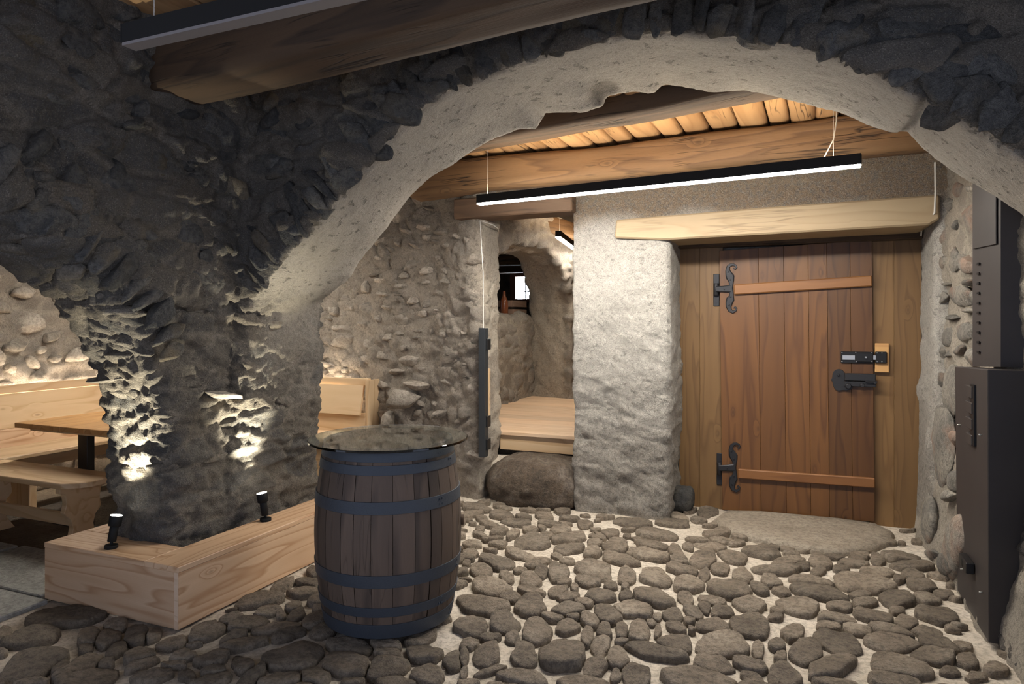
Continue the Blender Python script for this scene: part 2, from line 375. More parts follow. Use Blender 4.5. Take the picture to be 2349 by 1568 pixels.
def poly_sd(P, X, Z):
    P = np.array(P, float); sh = np.broadcast(X, Z).shape; d = np.full(sh, 1e9); s = np.ones(sh)
    for i in range(len(P)):
        a = P[i]; b = P[(i + 1) % len(P)]; e = b - a; wx, wz = X - a[0], Z - a[1]
        t = np.clip((wx * e[0] + wz * e[1]) / (e @ e), 0, 1)
        d = np.minimum(d, (wx - e[0] * t) ** 2 + (wz - e[1] * t) ** 2)
        c1 = Z >= a[1]; c2 = Z < b[1]; c3 = e[0] * wz > e[1] * wx
        s = np.where((c1 & c2 & c3) | (~c1 & ~c2 & ~c3), -s, s)
    return s * np.sqrt(d)
def smax(a, b, k):
    h = np.clip(.5 - .5 * (b - a) / k, 0, 1); return b * (1 - h) + a * h + k * h * (1 - h)
def smin(a, b, k): return -smax(-a, -b, k)
def rect(X, x0, x1, Y, y0, y1): return np.maximum(np.maximum(x0 - X, X - x1), np.maximum(y0 - Y, Y - y1))
def nets(sdf, lo, hi, h):
    ax = [np.arange(lo[i], hi[i] + h, h) for i in range(3)]
    F = sdf(ax[0][:, None, None], ax[1][None, :, None], ax[2][None, None, :]).astype(np.float32)
    F = np.broadcast_to(F, tuple(len(a) for a in ax))
    V, Q = surface_nets(F, lo, h)
    e = .01; N = np.stack([(sdf(*(V + np.eye(3)[i] * e).T) - sdf(*(V - np.eye(3)[i] * e).T)) for i in range(3)], 1)
    N /= np.maximum(np.linalg.norm(N, axis=1), 1e-9)[:, None]
    return V, Q, N

ARCH_B = [(-3.033, 1.635), (-2.898, 1.705), (-2.773, 1.794), (-2.682, 1.912), (-2.473, 2.123), (-2.288, 2.317), (-2.14, 2.42), (-2.012, 2.468), (-1.874, 2.543), (-1.725, 2.602), (-1.556, 2.646), (-1.429, 2.632), (-1.374, 2.725), (-1.129, 2.697), (-1.017, 2.724), (-1.004, 2.77), (-0.865, 2.79), (-0.731, 2.763), (-0.676, 2.812), (-0.425, 2.724), (-0.261, 2.724), (-0.047, 2.64), (0.074, 2.6), (0.228, 2.54), (0.318, 2.479), (0.43, 2.421), (0.509, 2.417), (0.566, 2.337), (0.628, 2.274), (0.691, 2.22), (0.813, 2.115), (0.975, 1.972)]
ARCH_F = [(-3.03, 1.55), (-2.914, 1.65), (-2.721, 1.86), (-2.473, 2.06), (-2.209, 2.29), (-2.012, 2.476), (-1.837, 2.61), (-1.617, 2.70), (-1.305, 2.767), (-1.127, 2.791), (-0.917, 2.808), (-0.709, 2.814), (-0.517, 2.80), (-0.348, 2.755), (-0.194, 2.72), (-0.058, 2.671), (0.072, 2.625), (0.169, 2.576), (0.261, 2.522), (0.352, 2.456), (0.429, 2.398), (0.475, 2.353), (0.555, 2.31), (0.667, 2.219), (0.799, 2.104), (.95, 1.96)]
RIGHT_FOOT = [(1.12, 1.7), (1.14, 1.3), (1.0, .6), (.91, 0), (.91, -1)]
TR_B = [(-3.03, -1), (-3.06, .6), (-3.05, 1.2)] + ARCH_B + RIGHT_FOOT
TR_F = [(-3.03, -1), (-3.06, .6), (-3.05, 1.2)] + ARCH_F + RIGHT_FOOT
TL = [(2.63, -1), (2.66, .7), (2.62, 1.10), (2.585, 1.2), (2.48, 1.42), (2.33, 1.6), (2.12, 1.78), (1.8, 1.98), (1.4, 2.12), (.8, 2.2), (-2, 2.2), (-2, -1)]
def sdf_arch(X, Y, Z):
    r = rect(X, -3.58, 2.6, Y, 3.12, 3.84); l = rect(X, -3.58, -3.0, Y, -3, 3.84)
    s = smin(r, l, .10)
    w = np.clip((Y - 3.15) / .69, 0, 1) ** 3
    t = poly_sd(TR_F, X, Z) * (1 - w) + poly_sd(TR_B, X, Z) * w
    flare = np.clip((3.20 - Y) / .12, 0, 1) ** 2 * .05
    s = smax(s, -(t - flare), .035)
    return smax(s, -poly_sd(TL, Y, Z), .10)

def stones_surface(V, sc, seed, warp=.35):
    q = V * np.array(sc); q = q + warp * np.stack([fbm(V * 3 + 5 * i, 3, seed + i) for i in range(3)], 1)
    return voro(q, seed)

# the two arches and their pillar, one body of masonry
V, Q, N = nets(sdf_arch, (-3.8, .9, -.06), (1.32, 4.02, 3.06), .0165)
soff = ((V[:, 1] > 3.13 + .035 * fbm(V * 6, 3, 3) + .03 * fbm(V * 22, 2, 8)) & (V[:, 0] > -3.3) & (V[:, 1] < 3.835) & (np.abs(N[:, 1]) < .6)).astype(float)
soff *= np.maximum(sstep(1.45, 1.75, V[:, 2] + .10 * fbm(V * 4, 3, 5)), .55 * sstep(.95, 1.5, V[:, 2] + .35 * fbm(V * 3, 3, 5)) * sstep(3.15, 3.4, V[:, 1]))
back = (V[:, 1] > 3.8).astype(float) * sstep(1.5, 1.9, V[:, 2]); pl = np.maximum(soff, back)
groove = np.exp(-((V[:, 0] - .47 + .02 * fbm(V * 5, 2, 55)) / .014) ** 2) * soff
patch = sstep(.02, .09, .13 - np.sqrt(((V[:, 0] + 1.0) / 1.2) ** 2 + ((V[:, 1] - 3.72) / 1.6) ** 2) + .07 * fbm(V * 8, 3, 57)) * soff
pl = pl * (1 - .8 * groove) * (1 - .75 * patch)
F1, F2, ID = stones_surface(V, (3.4, 3.4, 7.0), 3); g1 = F2 - F1
st = sstep(.03, .16, g1)
lay = vnoise(V * np.array([2.2, 2.2, 26.]) + .9 * np.stack([fbm(V * 4, 3, 40 + i) for i in range(3)], 1) * np.array([1, 1, 5]), 9)
low = (1 - sstep(1.5, 1.9, V[:, 2])) * sstep(.0, .2, -2.75 - V[:, 0])
lay2 = vnoise(V * np.array([4., 4., 40.]) + 1.2 * np.stack([fbm(V * 6, 3, 44 + i) for i in range(3)], 1) * np.array([1, 1, 5]), 13)
hgt = (st * (.012 + .042 * ID) * (1 - .6 * low) + (.014 + .006 * low) * lay + .012 * low * lay2 + (.05 - .02 * low) * fbm(V * 2.6, 3, 17) + .030 * fbm(V * 9, 4, 21) + (.016 + .010 * low) * fbm(V * 30, 2, 27))
spall = np.maximum(groove, patch); hgt = np.where(soff > .01, -.022 * spall + .012 * patch * fbm(V * 30, 2, 35), 0) + np.where(soff > .5, 0, 1) * hgt * (1 - pl) + np.maximum(pl, (soff > .5)) * (.014 * fbm(V * 4, 3, 31) + .006 * fbm(V * 18, 2, 33))
V = V + N * hgt[:, None]
surf = np.stack([st * (1 - .3 * pl), pl * .95, np.clip(ID, 0, 1), np.ones(len(V))], 1)
arch = mesh_np('wall_arch', V, Q, 'arch_body', surf=surf); tag(arch, kind='structure')
tag(arch, 'dark schist pillar and arches with a pale plastered underside', 'wall')
ARCH_V, ARCH_N = V, N

# back wall: rubble on the left, rough plastered pier, passage and door recess
def back_face(X): return np.interp(X, [-6.6, -3.9, -3.0, -2.5, -2.3, 1.4], [5.62, 5.56, 5.40, 5.20, 5.2, 5.2])
PASS_POLY = [(-2.46, -.3), (-2.46, 2.42), (-1.65, 2.42), (-1.655, -.3)]
DOOR_POLY = [(-.885, -.3), (-.875, 2.13), (.84, 2.16), (.80, -.3)]
def sdf_back(X, Y, Z):
    s = np.maximum(back_face(X) - Y, Y - np.interp(X, [-3.35, -3.3, -2.0, -1.95], [6.35, 5.63, 5.63, 6.35])) + 0 * Z
    pd = poly_sd(PASS_POLY, X, Z); pd = pd - np.where(X < -2.05, np.clip(Y - 5.56, 0, .3) * .4, 0)
    s = smax(s, -pd, .05)
    dd = poly_sd(DOOR_POLY, X, Z); return smax(s, -np.maximum(dd, Y - 5.78), .07)
V, Q, N = nets(sdf_back, (-6.5, 5.0, -.06), (1.25, 6.2, 2.98), .0235)
left = 1 - sstep(-2.52, -2.36, V[:, 0] + .04 * fbm(V * 6, 2, 2)); jamb = (V[:, 0] < -2.3) & (V[:, 0] > -2.56)
F1, F2, ID = stones_surface(V, (5.2, 5.2, 8.2), 61); st = sstep(.04, .18, F2 - F1) * left * (.35 + .65 * sstep(-.2, .3, fbm(V * 1.7, 3, 4)))
hgt = left * (st * (.012 + .060 * ID) + .05 * fbm(V * 2.1, 3, 71) + .03 * fbm(V * 8, 4, 75) + .014 * fbm(V * 28, 2, 79))
lowr = 1 - sstep(.2, 1.9, V[:, 2])
hgt = hgt + (1 - left) * ((.022 + .03 * lowr) * fbm(V * 3, 3, 81) + (.011 + .017 * lowr) * fbm(V * np.array([9, 9, 16.]), 4, 85) + .012 * fbm(V * 34, 2, 87))
inside = ((V[:, 0] > -.86) & (V[:, 0] < .82) & (V[:, 1] > 5.3)) | (V[:, 1] > 5.74); hgt = np.where(inside, hgt * .25, hgt)
V = V + N * np.clip(hgt, -.05, .05)[:, None]
jm = ((V[:, 0] > -2.52) & (V[:, 0] < -2.2) & (V[:, 1] > 5.22)).astype(float) * sstep(-.05, .1, fbm(V * 3, 3, 6) + .05)
plf = (1 - left) * sstep(.3, 1.4, V[:, 2] + .5 * fbm(V * 2, 3, 9)) * (1 - .97 * sstep(2.20, 2.34, V[:, 2] + .15 * fbm(V * 3, 3, 14))) ; plf = np.maximum(plf * .75, jm * .8)
st = np.maximum(st, (1 - left) * sstep(2.20, 2.34, V[:, 2] + .15 * fbm(V * 3, 3, 14)))
surf = np.stack([st, plf, np.where(left > .5, ID, .5), np.ones(len(V))], 1)
# two bodies share the cut: rubble part and plastered part
fm = V[Q[:, 0], 0] < -2.30
def part_mesh(name, m, mat):
    q = Q[m]; u, inv = np.unique(q, return_inverse=True); return mesh_np(name, V[u], inv.reshape(-1, 4), mat, surf=surf[u])
wall_back = part_mesh('wall_back', fm, 'wall_body'); tag(wall_back, 'pale rubble stone wall behind the barrel and bench', 'wall', kind='structure')
wall_pier = part_mesh('wall_pier', ~fm, 'rough'); tag(wall_pier, 'rough cast whitewashed pier and wall around the wooden door', 'wall', kind='structure')

# right wall with field stones
def sdf_right(X, Y, Z):
    base = np.interp(Z, [-.2, 0, .5, 1.2, 2., 3.], [.82, .83, .875, .93, .93, .95]) + np.interp(Z, [0, .5, 1.2, 2, 3], [.05, .09, .18, .18, .18]) * np.clip((4.0 - Y) / .3, 0, 1) - .035 * np.clip((Y - 4.2) / 1.2, 0, 1)
    return smax(base - X, X - 1.5 + 0 * Y, .02) 
V, Q, N = nets(sdf_right, (.62, 2.7, -.06), (1.3, 5.85, 2.98), .021)
F1, F2, ID = stones_surface(V, (6, 6, 5), 91); st = sstep(.05, .2, F2 - F1) * sstep(-.1, .25, fbm(V * 2, 3, 94)) * .6
edge = sstep(5.45, 5.6, V[:, 1])
hgt = (st * .02 * ID + .05 * fbm(V * 2.2, 3, 95) + .025 * fbm(V * 9, 4, 97) + .012 * fbm(V * 30, 2, 99)) * (1 - .7 * edge) + .025 * (1 - sstep(0, .22, V[:, 2]))* (1 - edge)
V = V + N * hgt[:, None]
surf = np.stack([st * (1 - edge), edge * .8, ID, np.ones(len(V))], 1)
wall_right = mesh_np('wall_right', V, Q, 'wall_right', surf=surf); tag(wall_right, 'mortared fieldstone wall to the right of the wooden door', 'wall', kind='structure')
WR_V, WR_N = V, N

# passage: far arch wall standing along the left side of the raised room
FAR_F = [on(px, py, 0, -2.62)[1:] for px, py in [(1308, 700), (1297, 655), (1289, 629), (1276, 597), (1257, 572), (1229, 555), (1190, 551)]]
FAR_F = [(FAR_F[0][0], -.2)] + [tuple(p) for p in FAR_F] + [(5.9, 2.1), (5.4, 1.6), (5.4, -.2)]
FAR_B = [on(px, py, 0, -3.2)[1:] for px, py in [(1221, 719), (1217, 674), (1209, 638), (1201, 617), (1193, 601), (1181, 586), (1164, 577)]]
FAR_B = [(FAR_B[0][0], -.2)] + [tuple(p) for p in FAR_B] + [(6.3, 2.1), (5.9, 1.6), (5.9, -.2)]
def sdf_far(X, Y, Z):
    s = np.maximum(-3.25 - X, X + 2.6) + 0 * Y + 0 * Z
    w = np.clip((-2.62 - X) / .58, 0, 1)
    t = poly_sd(FAR_F, Y, Z) * (1 - w) + poly_sd(FAR_B, Y, Z) * w
    return smax(s, -t, .06)
V, Q, N = nets(sdf_far, (-3.4, 5.66, .3), (-2.45, 9.6, 2.95), .035)
F1, F2, ID = stones_surface(V, (4, 4, 8), 111); face = sstep(-2.75, -2.65, V[:, 0]); st = sstep(.04, .2, F2 - F1) * (.3 + .7 * face)
V = V + N * (st * .05 * ID + .05 * fbm(V * 2.5, 3, 113) + .03 * fbm(V * 9, 3, 115))[:, None]
surf = np.stack([st, .55 * (1 - face), ID, np.ones(len(V))], 1)
far_arch = mesh_np('wall_far_arch', V, Q, 'wall_body', surf=surf); tag(far_arch, 'stone arch beyond the doorway, plastered inside its curve', 'wall', kind='structure')

def rough_box(name, lo, hi, mat, seed, amp=.04, h=.045, label=None, cat='wall', sc=(4, 4, 7)):
    lo, hi = np.array(lo, float), np.array(hi, float)
    f = lambda X, Y, Z: np.maximum(np.maximum(np.maximum(lo[0] - X, X - hi[0]), np.maximum(lo[1] - Y, Y - hi[1])), np.maximum(lo[2] - Z, Z - hi[2]))
    V, Q, N = nets(f, tuple(lo - 2 * h), tuple(hi + 2 * h), h)
    F1, F2, ID = stones_surface(V, sc, seed); st = sstep(.04, .2, F2 - F1)
    V = V + N * (st * amp * ID + amp * fbm(V * 2.5, 3, seed + 2) + amp * .6 * fbm(V * 9, 3, seed + 4))[:, None]
    o = mesh_np(name, V, Q, mat, surf=np.stack([st, 0 * st, ID, np.ones(len(V))], 1)); tag(o, label, cat, kind='structure'); return o
wall_left = rough_box('wall_left', (-6.7, 1.0, -.05), (-6.3, 5.7, 2.85), 'wall_body', 131, .06, .04, 'lit rubble wall behind the left bench')
rough_box('wall_parapet', (-3.55, 6.4, .3), (-3.2, 8.4, 1.56), 'wall_body', 141, .05, .035, 'low stone parapet under the far arch')
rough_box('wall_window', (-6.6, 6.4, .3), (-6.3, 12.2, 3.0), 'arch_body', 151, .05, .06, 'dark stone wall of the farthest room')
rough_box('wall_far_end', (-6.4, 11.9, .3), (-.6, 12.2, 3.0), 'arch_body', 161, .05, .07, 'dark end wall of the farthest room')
rough_box('wall_passage', (-1.0, 6.2, .2), (-.7, 12.0, 3.0), 'rough', 171, .04, .07, 'plastered side wall of the raised room')
rough_box('wall_left_front', (-6.5, .8, -.05), (-3.6, 1.05, 2.85), 'wall_body', 181, .05, .07, 'unseen front rubble wall of the bench room')  # out of view, put in to keep world light out of the bench room

# ceilings
def slab(name, a, b, mat, label, kind='structure'):
    o = box(name, a, b, mat, None, 0); tag(o, label, 'ceiling', kind=kind); return o
ceil = slab('ceiling', (-3.6, -2.5, 3.10), (3.2, 3.9, 3.2), 'old_dark', 'dark boarded ceiling above the front room')
ceil2 = slab('ceiling_hall', (-6.7, 3.7, 2.99), (1.5, 12.3, 3.06), 'old_dark', 'boarded ceiling above the middle room')
slab('ceiling_bench_room', (-6.7, .8, 2.8), (-3.5, 3.9, 2.9), 'old_dark', 'unseen boarded ceiling over the benches')  # out of view, put in to block world light from above
box('wall_light_stop', (1.5, 2.6, -.1), (1.62, 12.3, 3.1), 'old_dark', None, 0); tag(bpy.data.objects['wall_light_stop'], 'unseen shell behind the right wall, added to keep outside light out', 'wall', kind='structure')  # unseen shell, added to stop world light leaking into the middle room
for i in range(16):     # boards of the front ceiling run away from the viewer
    x0 = -3.35 + i * .235
    box('ceiling_plank', (x0, -1.2, 3.02 + .008 * (i % 2)), (x0 + .225, 3.3, 3.06 + .008 * (i % 2)), 'slat' if i < 6 else 'old_dark', ceil, .006, 'y')

# ------------------------------------------------------------------ stone meshes shared between alike stones
def blob(seed, flat, blocky, sub=3):
    bm = bmesh.new(); bmesh.ops.create_icosphere(bm, subdivisions=sub, radius=1)
    P = np.array([v.co for v in bm.verts]); r = np.random.default_rng(seed)
    q = (np.abs(P) ** blocky).sum(1) ** (-1 / blocky); P = P * q[:, None] * .82
    for _ in range(13):
        d = r.normal(size=3); d /= np.linalg.norm(d); c = r.uniform(.5, .8); t = P @ d; P = P - np.outer(np.maximum(t - c, 0) * .97, d)
    P = P * (1 + .10 * fbm(P * 1.6 + seed * 3.1, 3, seed) + .07 * fbm(P * 5 + seed, 3, seed + 7))[:, None] * 1.12
    for v, p in zip(bm.verts, P): v.co = p
    me = bpy.data.meshes.new('stone'); bm.to_mesh(me); bm.free(); me.polygons.foreach_set('use_smooth', [True] * len(me.polygons)); return me
MESHES = {}
def stone_meshes(mat, n, blocky, seed):
    key = (mat, blocky)
    if key not in MESHES:
        MESHES[key] = [blob(seed + i, 1, blocky) for i in range(n)]
        for m in MESHES[key]: m.materials.append(M[mat])
    return MESHES[key]
def stone(name, parent, c, e1, e2, nrm, s1, s2, depth, mat, blocky=2.6, seed=300):
    ms = stone_meshes(mat, 9, blocky, seed); o = bpy.data.objects.new(name, ms[int(rng.integers(9))])
    x = Vector(e1).normalized(); z = Vector(nrm).normalized(); y = z.cross(x).normalized(); x = y.cross(z)
    o.matrix_basis = Matrix.Translation(Vector(c)) @ Matrix((x * s1, y * s2, z * depth)).transposed().to_4x4()
    return link(o, parent)
def px_stone(name, parent, px, py, a, b, tilt, ax, c, nrm, depth, mat, blocky=2.6, sink=.45, seed=300):
    """a stone seen at (px,py) with half axes a,b (picture units) lying in the wall plane ax = c"""
    t = math.radians(tilt); P = on(px, py, ax, c); e1 = on(px + a * math.cos(t), py + a * math.sin(t), ax, c) - P; e2 = on(px - b * math.sin(t), py + b * math.cos(t), ax, c) - P
    U, S, _ = np.linalg.svd(np.stack([e1, e2], 1), full_matrices=False)
    return stone(name, parent, P - np.array(nrm) * depth * sink, U[:, 0], U[:, 1], nrm, S[0] * 1.12, S[1] * 1.12, depth, mat, blocky, seed)

# rubble of the back wall (surveyed stones first, then smaller filling)
BW = [(890,620,70,40,0),(1020,625,50,45,0),(870,700,60,30,5),(1050,700,70,30,10),(980,800,70,35,5),(700,655,45,35,0),(540,690,65,28,-8),(700,735,65,22,-5),(410,740,35,55,0),(330,790,40,50,0),(560,800,75,20,5),(680,810,50,18,0),(785,855,60,35,0),(855,945,50,35,0),(1085,970,80,75,10),(710,1005,65,60,0),(500,980,45,35,0),(580,905,50,22,5),(155,920,65,45,5),(130,990,30,20,0),(390,1040,50,40,0),(230,1060,90,25,-3),(240,1165,110,50,3),(445,1190,50,50,0),(820,1080,55,25,0),(690,1105,50,22,0),(590,1140,55,28,0),(820,1140,55,25,-5),(930,1095,25,40,10),(1050,1130,80,60,25),(640,1405,80,25,-5),(800,1510,100,30,15),(1010,1360,55,70,0),(1075,1260,45,35,0),(760,1320,90,45,-5),(1200,1355,40,35,0),(1205,1435,50,20,0),(1190,200,30,30,0),(1205,390,30,45,0),(480,650,50,14,-8),(660,850,25,20,0),(1150,560,60,20,-5),(1190,760,40,18,5),(1180,1100,50,16,8),(690,900,30,35,0),(960,930,40,20,0),(300,900,30,25,0),(860,270,70,30,5),(960,390,50,25,5),(720,300,60,25,20),(660,390,60,30,30),(800,420,70,22,20),(1050,420,45,25,15),(520,520,50,35,10),(600,450,45,30,25)]
BWX = []
for x, y, a, b, t in BW:
    px, py = 720 + x / 3.408, 440 + y / 3.408; c = 5.45
    for _ in range(3): c = float(back_face(on(px, py, 1, c)[0]))
    P = on(px, py, 1, c); BWX.append((P[0], P[2], max(a, b) / 3.408 / 260))
    px_stone('rubble_stone', wall_back, px, py, a / 3.408, b / 3.408, t, 1, c, (0, -1, 0), .07, 'rubble', 3.2, .25)
for px, py, a, b, t in [(921, 917, 44, 25, 0), (951, 885, 28, 11, 8), (885, 960, 14, 22, 0), (1060, 1010, 26, 12, 5), (1075, 1080, 22, 10, -5), (1085, 930, 14, 9, 0), (1060, 985, 16, 9, 5), (1010, 950, 24, 10, -6)]:
    px_stone('rubble_stone', wall_back, px, py, a, b, t, 1, 5.32, (0, -1, 0), .11, 'rubble', 2.6, .35)
n = 0; tries = 0
while n < 150 and tries < 6000:
    tries += 1; x = rng.uniform(-4.9, -2.5) if n < 105 else rng.uniform(-6.2, -4.9); z = rng.uniform(.15, 2.75); s = rng.uniform(.045, .13)
    if any((x - q[0]) ** 2 + ((z - q[1]) * 1.5) ** 2 < ((s + q[2]) * 1.0) ** 2 for q in BWX): continue
    BWX.append((x, z, s)); n += 1; t = rng.normal(0, .2)
    stone('rubble_stone', wall_back, (x, float(back_face(x)) + .012, z), (math.cos(t), 0, math.sin(t)), None, (0, -1, 0), s * 1.2, s * rng.uniform(.4, .75), .055, 'rubble', 3.2)
LW = []
for _ in range(2500):
    y, z, s = rng.uniform(3.0, 5.5), rng.uniform(.75, 2.2), rng.uniform(.06, .17)
    if len(LW) > 75 or any((y - q[0]) ** 2 + ((z - q[1]) * 1.3) ** 2 < (s + q[2]) ** 2 for q in LW): continue
    LW.append((y, z, s)); t = rng.normal(0, .25)
    stone('rubble_stone', wall_left, (-6.29, y, z), (0, math.cos(t), math.sin(t)), None, (1, 0, 0), s * 1.15, s * rng.uniform(.5, .8), .075, 'rubble', 3.2)
# field stones of the right wall
RW = [(685,720,35,100,8),(610,740,30,80,15),(755,710,35,80,-15),(730,925,70,80,0),(600,960,45,70,5),(540,905,25,35,0),(790,850,30,22,0),(800,1030,45,18,0),(685,1080,35,22,5),(755,1160,55,75,0),(650,1190,45,80,0),(585,1330,65,60,15),(810,1340,60,65,0),(800,430,55,100,10),(620,550,25,80,10),(710,470,18,35,0),(835,950,35,60,0),(840,1140,30,50,0),(580,1090,30,40,20),(545,1010,25,50,0),(580,1480,45,70,0),(640,860,28,12,0),(660,1320,25,25,0),(730,1290,30,35,0),(590,1200,22,30,0),(650,340,22,45,0),(735,240,40,55,0),(810,230,40,30,0),(570,740,14,40,10)]
RW = [(1949 + x / 2.85, 350 + y / 2.85, a / 2.85, b / 2.85, t) for x, y, a, b, t in RW] + [(1949 + x / 2.0425, 800 + y / 2.0425, a / 2.0425, b / 2.0425, t) for x, y, a, b, t in
     [(420,460,60,185,0),(400,170,30,85,0),(480,210,55,140,5),(410,30,45,35,0),(470,690,30,30,20),(365,800,22,110,0),(480,930,50,150,10),(500,620,30,50,0),(495,420,20,45,0),(455,1000,30,60,0),(390,960,20,30,0)]]
for px, py, a, b, t in RW:
    P = on(px, py, 0, .88); c = float(np.interp(P[2], [0, .5, 1.2, 2, 3], [.83, .875, .93, .93, .95])) - .035 * min(1, max(0, (P[1] - 4.2) / 1.2)) - .005
    px_stone('field_stone', wall_right, px, py, a, b, t, 0, c, (-1, 0, 0), .05, 'field', 2.6, .15)

# stones of the dark arches: voussoirs on edge round both arches, flat courses in the pillar, large blocks above
ac = np.array(ARCH_F); seg = np.cumsum(np.r_[0, np.linalg.norm(np.diff(ac, axis=0), axis=1)]); s = .04
while s < seg[-1]:
    wdt = rng.uniform(.035, .085); s += wdt; x = np.interp(s, seg, ac[:, 0]); z = np.interp(s, seg, ac[:, 1])
    x2 = np.interp(s + .05, seg, ac[:, 0]) - np.interp(s - .05, seg, ac[:, 0]); z2 = np.interp(s + .05, seg, ac[:, 1]) - np.interp(s - .05, seg, ac[:, 1])
    t = np.array([x2, z2]) / math.hypot(x2, z2); r = np.array([-t[1], t[0]]); L = rng.uniform(.11, .21); sk = rng.normal(0, .12); rr = r + t * sk
    L = L if x < -1.3 else L * .8; c = np.array([x, z]) + rr * (L * .84 - rng.uniform(0, .02)); tilt = rng.normal(0, .25)
    if x > -2.98: stone('voussoir', arch, (c[0], 3.115 - .01 * rng.random(), c[1]), (rr[0], .12, rr[1]), None, (t[0] * tilt, -1, t[1] * tilt), L, wdt * .95, rng.uniform(.03, .055) * (1 if x < -1.3 else .6), 'slate', 4.)
    s += wdt * .75
ac = np.array(TL[2:9]); seg = np.cumsum(np.r_[0, np.linalg.norm(np.diff(ac, axis=0), axis=1)]); s = .18
while s < seg[-1]:
    wdt = rng.uniform(.03, .07); s += wdt; y = np.interp(s, seg, ac[:, 0]); z = np.interp(s, seg, ac[:, 1])
    t = np.array([np.interp(s + .05, seg, ac[:, 0]) - y, np.interp(s + .05, seg, ac[:, 1]) - z]); t = t / max(np.linalg.norm(t), 1e-6); r = np.array([t[1], -t[0]]); r = r if r[1] > 0 else -r
    L = rng.uniform(.10, .2); c = np.array([y, z]) + r * L * .75
    stone('voussoir', arch, (-3.005, c[0], c[1]), (.1, r[0], r[1]), None, (1, t[0] * .2, t[1] * .2), L, wdt, rng.uniform(.03, .07), 'slate', 4.)
    stone('voussoir', arch, (-3.30 + rng.uniform(-.2, .2), y + r[0] * .01, z + r[1] * .01), (1, 0, 0), None, (0, -r[0], -r[1]), rng.uniform(.08, .18), wdt * .9, rng.uniform(.03, .06), 'schist', 4.)
    s += wdt * .9
for px, py, a, b, t, d in [(500, 290, 62, 75, 10, .14), (470, 345, 85, 32, 14, .09), (625, 310, 42, 55, -10, .10), (610, 372, 34, 32, 0, .12), (660, 250, 40, 40, 0, .08), (420, 460, 60, 25, 10, .07), (470, 430, 50, 18, 8, .06), (560, 470, 40, 22, -5, .06),
                           (130, 230, 50, 30, 20, .08), (250, 330, 45, 40, 30, .09), (80, 340, 60, 30, -40, .08), (160, 420, 55, 40, -50, .08), (270, 400, 30, 35, 0, .07), (60, 420, 60, 25, -40, .06), (330, 300, 30, 30, 0, .06), (200, 150, 60, 40, 10, .06), (60, 90, 60, 45, 0, .06), (300, 220, 40, 25, 25, .07), (440, 540, 45, 30, 10, .06), (500, 560, 50, 20, 0, .06), (470, 640, 55, 22, 5, .06), (400, 380, 40, 22, 30, .06), (250, 470, 40, 18, -30, .05), (330, 500, 40, 20, -25, .06)]:
    if px < 575: px_stone('wall_stone', arch, px, py, a, b, t, 0, -2.99, (1, 0, 0), d, 'slate', 3., .68)
    else: px_stone('wall_stone', arch, px, py, a, b, t, 1, 3.10, (0, -1, 0), d, 'slate', 3., .68)
PS = []
for _ in range(9000):
    if len(PS) > 150: break
    k = int(rng.integers(len(ARCH_V))); p = ARCH_V[k]; nn = ARCH_N[k]
    inp = p[0] < -2.85 and p[2] < 1.75 and p[2] > .36 and (nn[1] < -.4 or nn[0] > .5) and p[1] > 2.4
    upp = (p[2] > 1.75 and (nn[0] > .7 and p[0] < -2.8)) or (nn[1] < -.7 and p[1] < 3.2 and p[2] > 1.9)
    if not (inp or upp) or (inp and len(PS) > 38): continue
    if p[1] > 3.14 and p[2] > 1.5: continue
    s1 = rng.uniform(.06, .16); s2 = s1 * rng.uniform(.22, .42) if inp else s1 * rng.uniform(.4, .7)
    if any((p[0] - q[0]) ** 2 + (p[1] - q[1]) ** 2 + (1.8 * (p[2] - q[2])) ** 2 < (.8 * (s1 + q[3])) ** 2 for q in PS): continue
    PS.append((*p, s1)); up = np.array([0, 0, 1.]); tx = np.cross(up, nn); tx = tx / max(np.linalg.norm(tx), 1e-6) + np.array([0, 0, rng.normal(0, .12 if inp else .5)])
    stone('wall_stone', arch, p - nn * .02, tx, None, nn + rng.normal(0, .12, 3), s1, s2, rng.uniform(.022, .042), 'schist' if inp else 'slate', 4. if inp else 3.)
px_stone('ledge_slab', arch, 268, 868, 58, 9, -5, 1, 2.60, (0, -1, 0), .12, 'schist', 4., .3)
px_stone('ledge_slab', arch, 522, 905, 44, 9, 3, 0, -3.02, (1, 0, 0), .09, 'rubble', 4., .3)

# ------------------------------------------------------------------ floor
gx = np.arange(-3.72, 1.25, .03); gy = np.arange(.6, 6.0, .03); G = np.stack(np.meshgrid(gx, gy, indexing='ij'), -1).reshape(-1, 2)
P3 = np.c_[G, np.zeros(len(G))]; P3[:, 2] = -.012 + .010 * fbm(P3 * 3 + 2, 3, 5)
nyv = len(gy); ii = (np.arange(len(gx) - 1)[:, None] * nyv + np.arange(nyv - 1)[None]).ravel()
floor = mesh_np('floor', P3, np.stack([ii, ii + nyv, ii + nyv + 1, ii + 1], 1), 'sand'); tag(floor, 'cobbled floor set in pale sandy mortar', 'floor', kind='structure')
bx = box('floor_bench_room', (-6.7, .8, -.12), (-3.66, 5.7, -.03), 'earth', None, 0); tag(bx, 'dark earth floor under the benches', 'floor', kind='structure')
bx = box('floor_front', (-4.2, -2.5, -.1), (3.2, .66, -.012), 'sand', None, 0); tag(bx, 'front part of the floor near the viewer', 'floor', kind='structure')
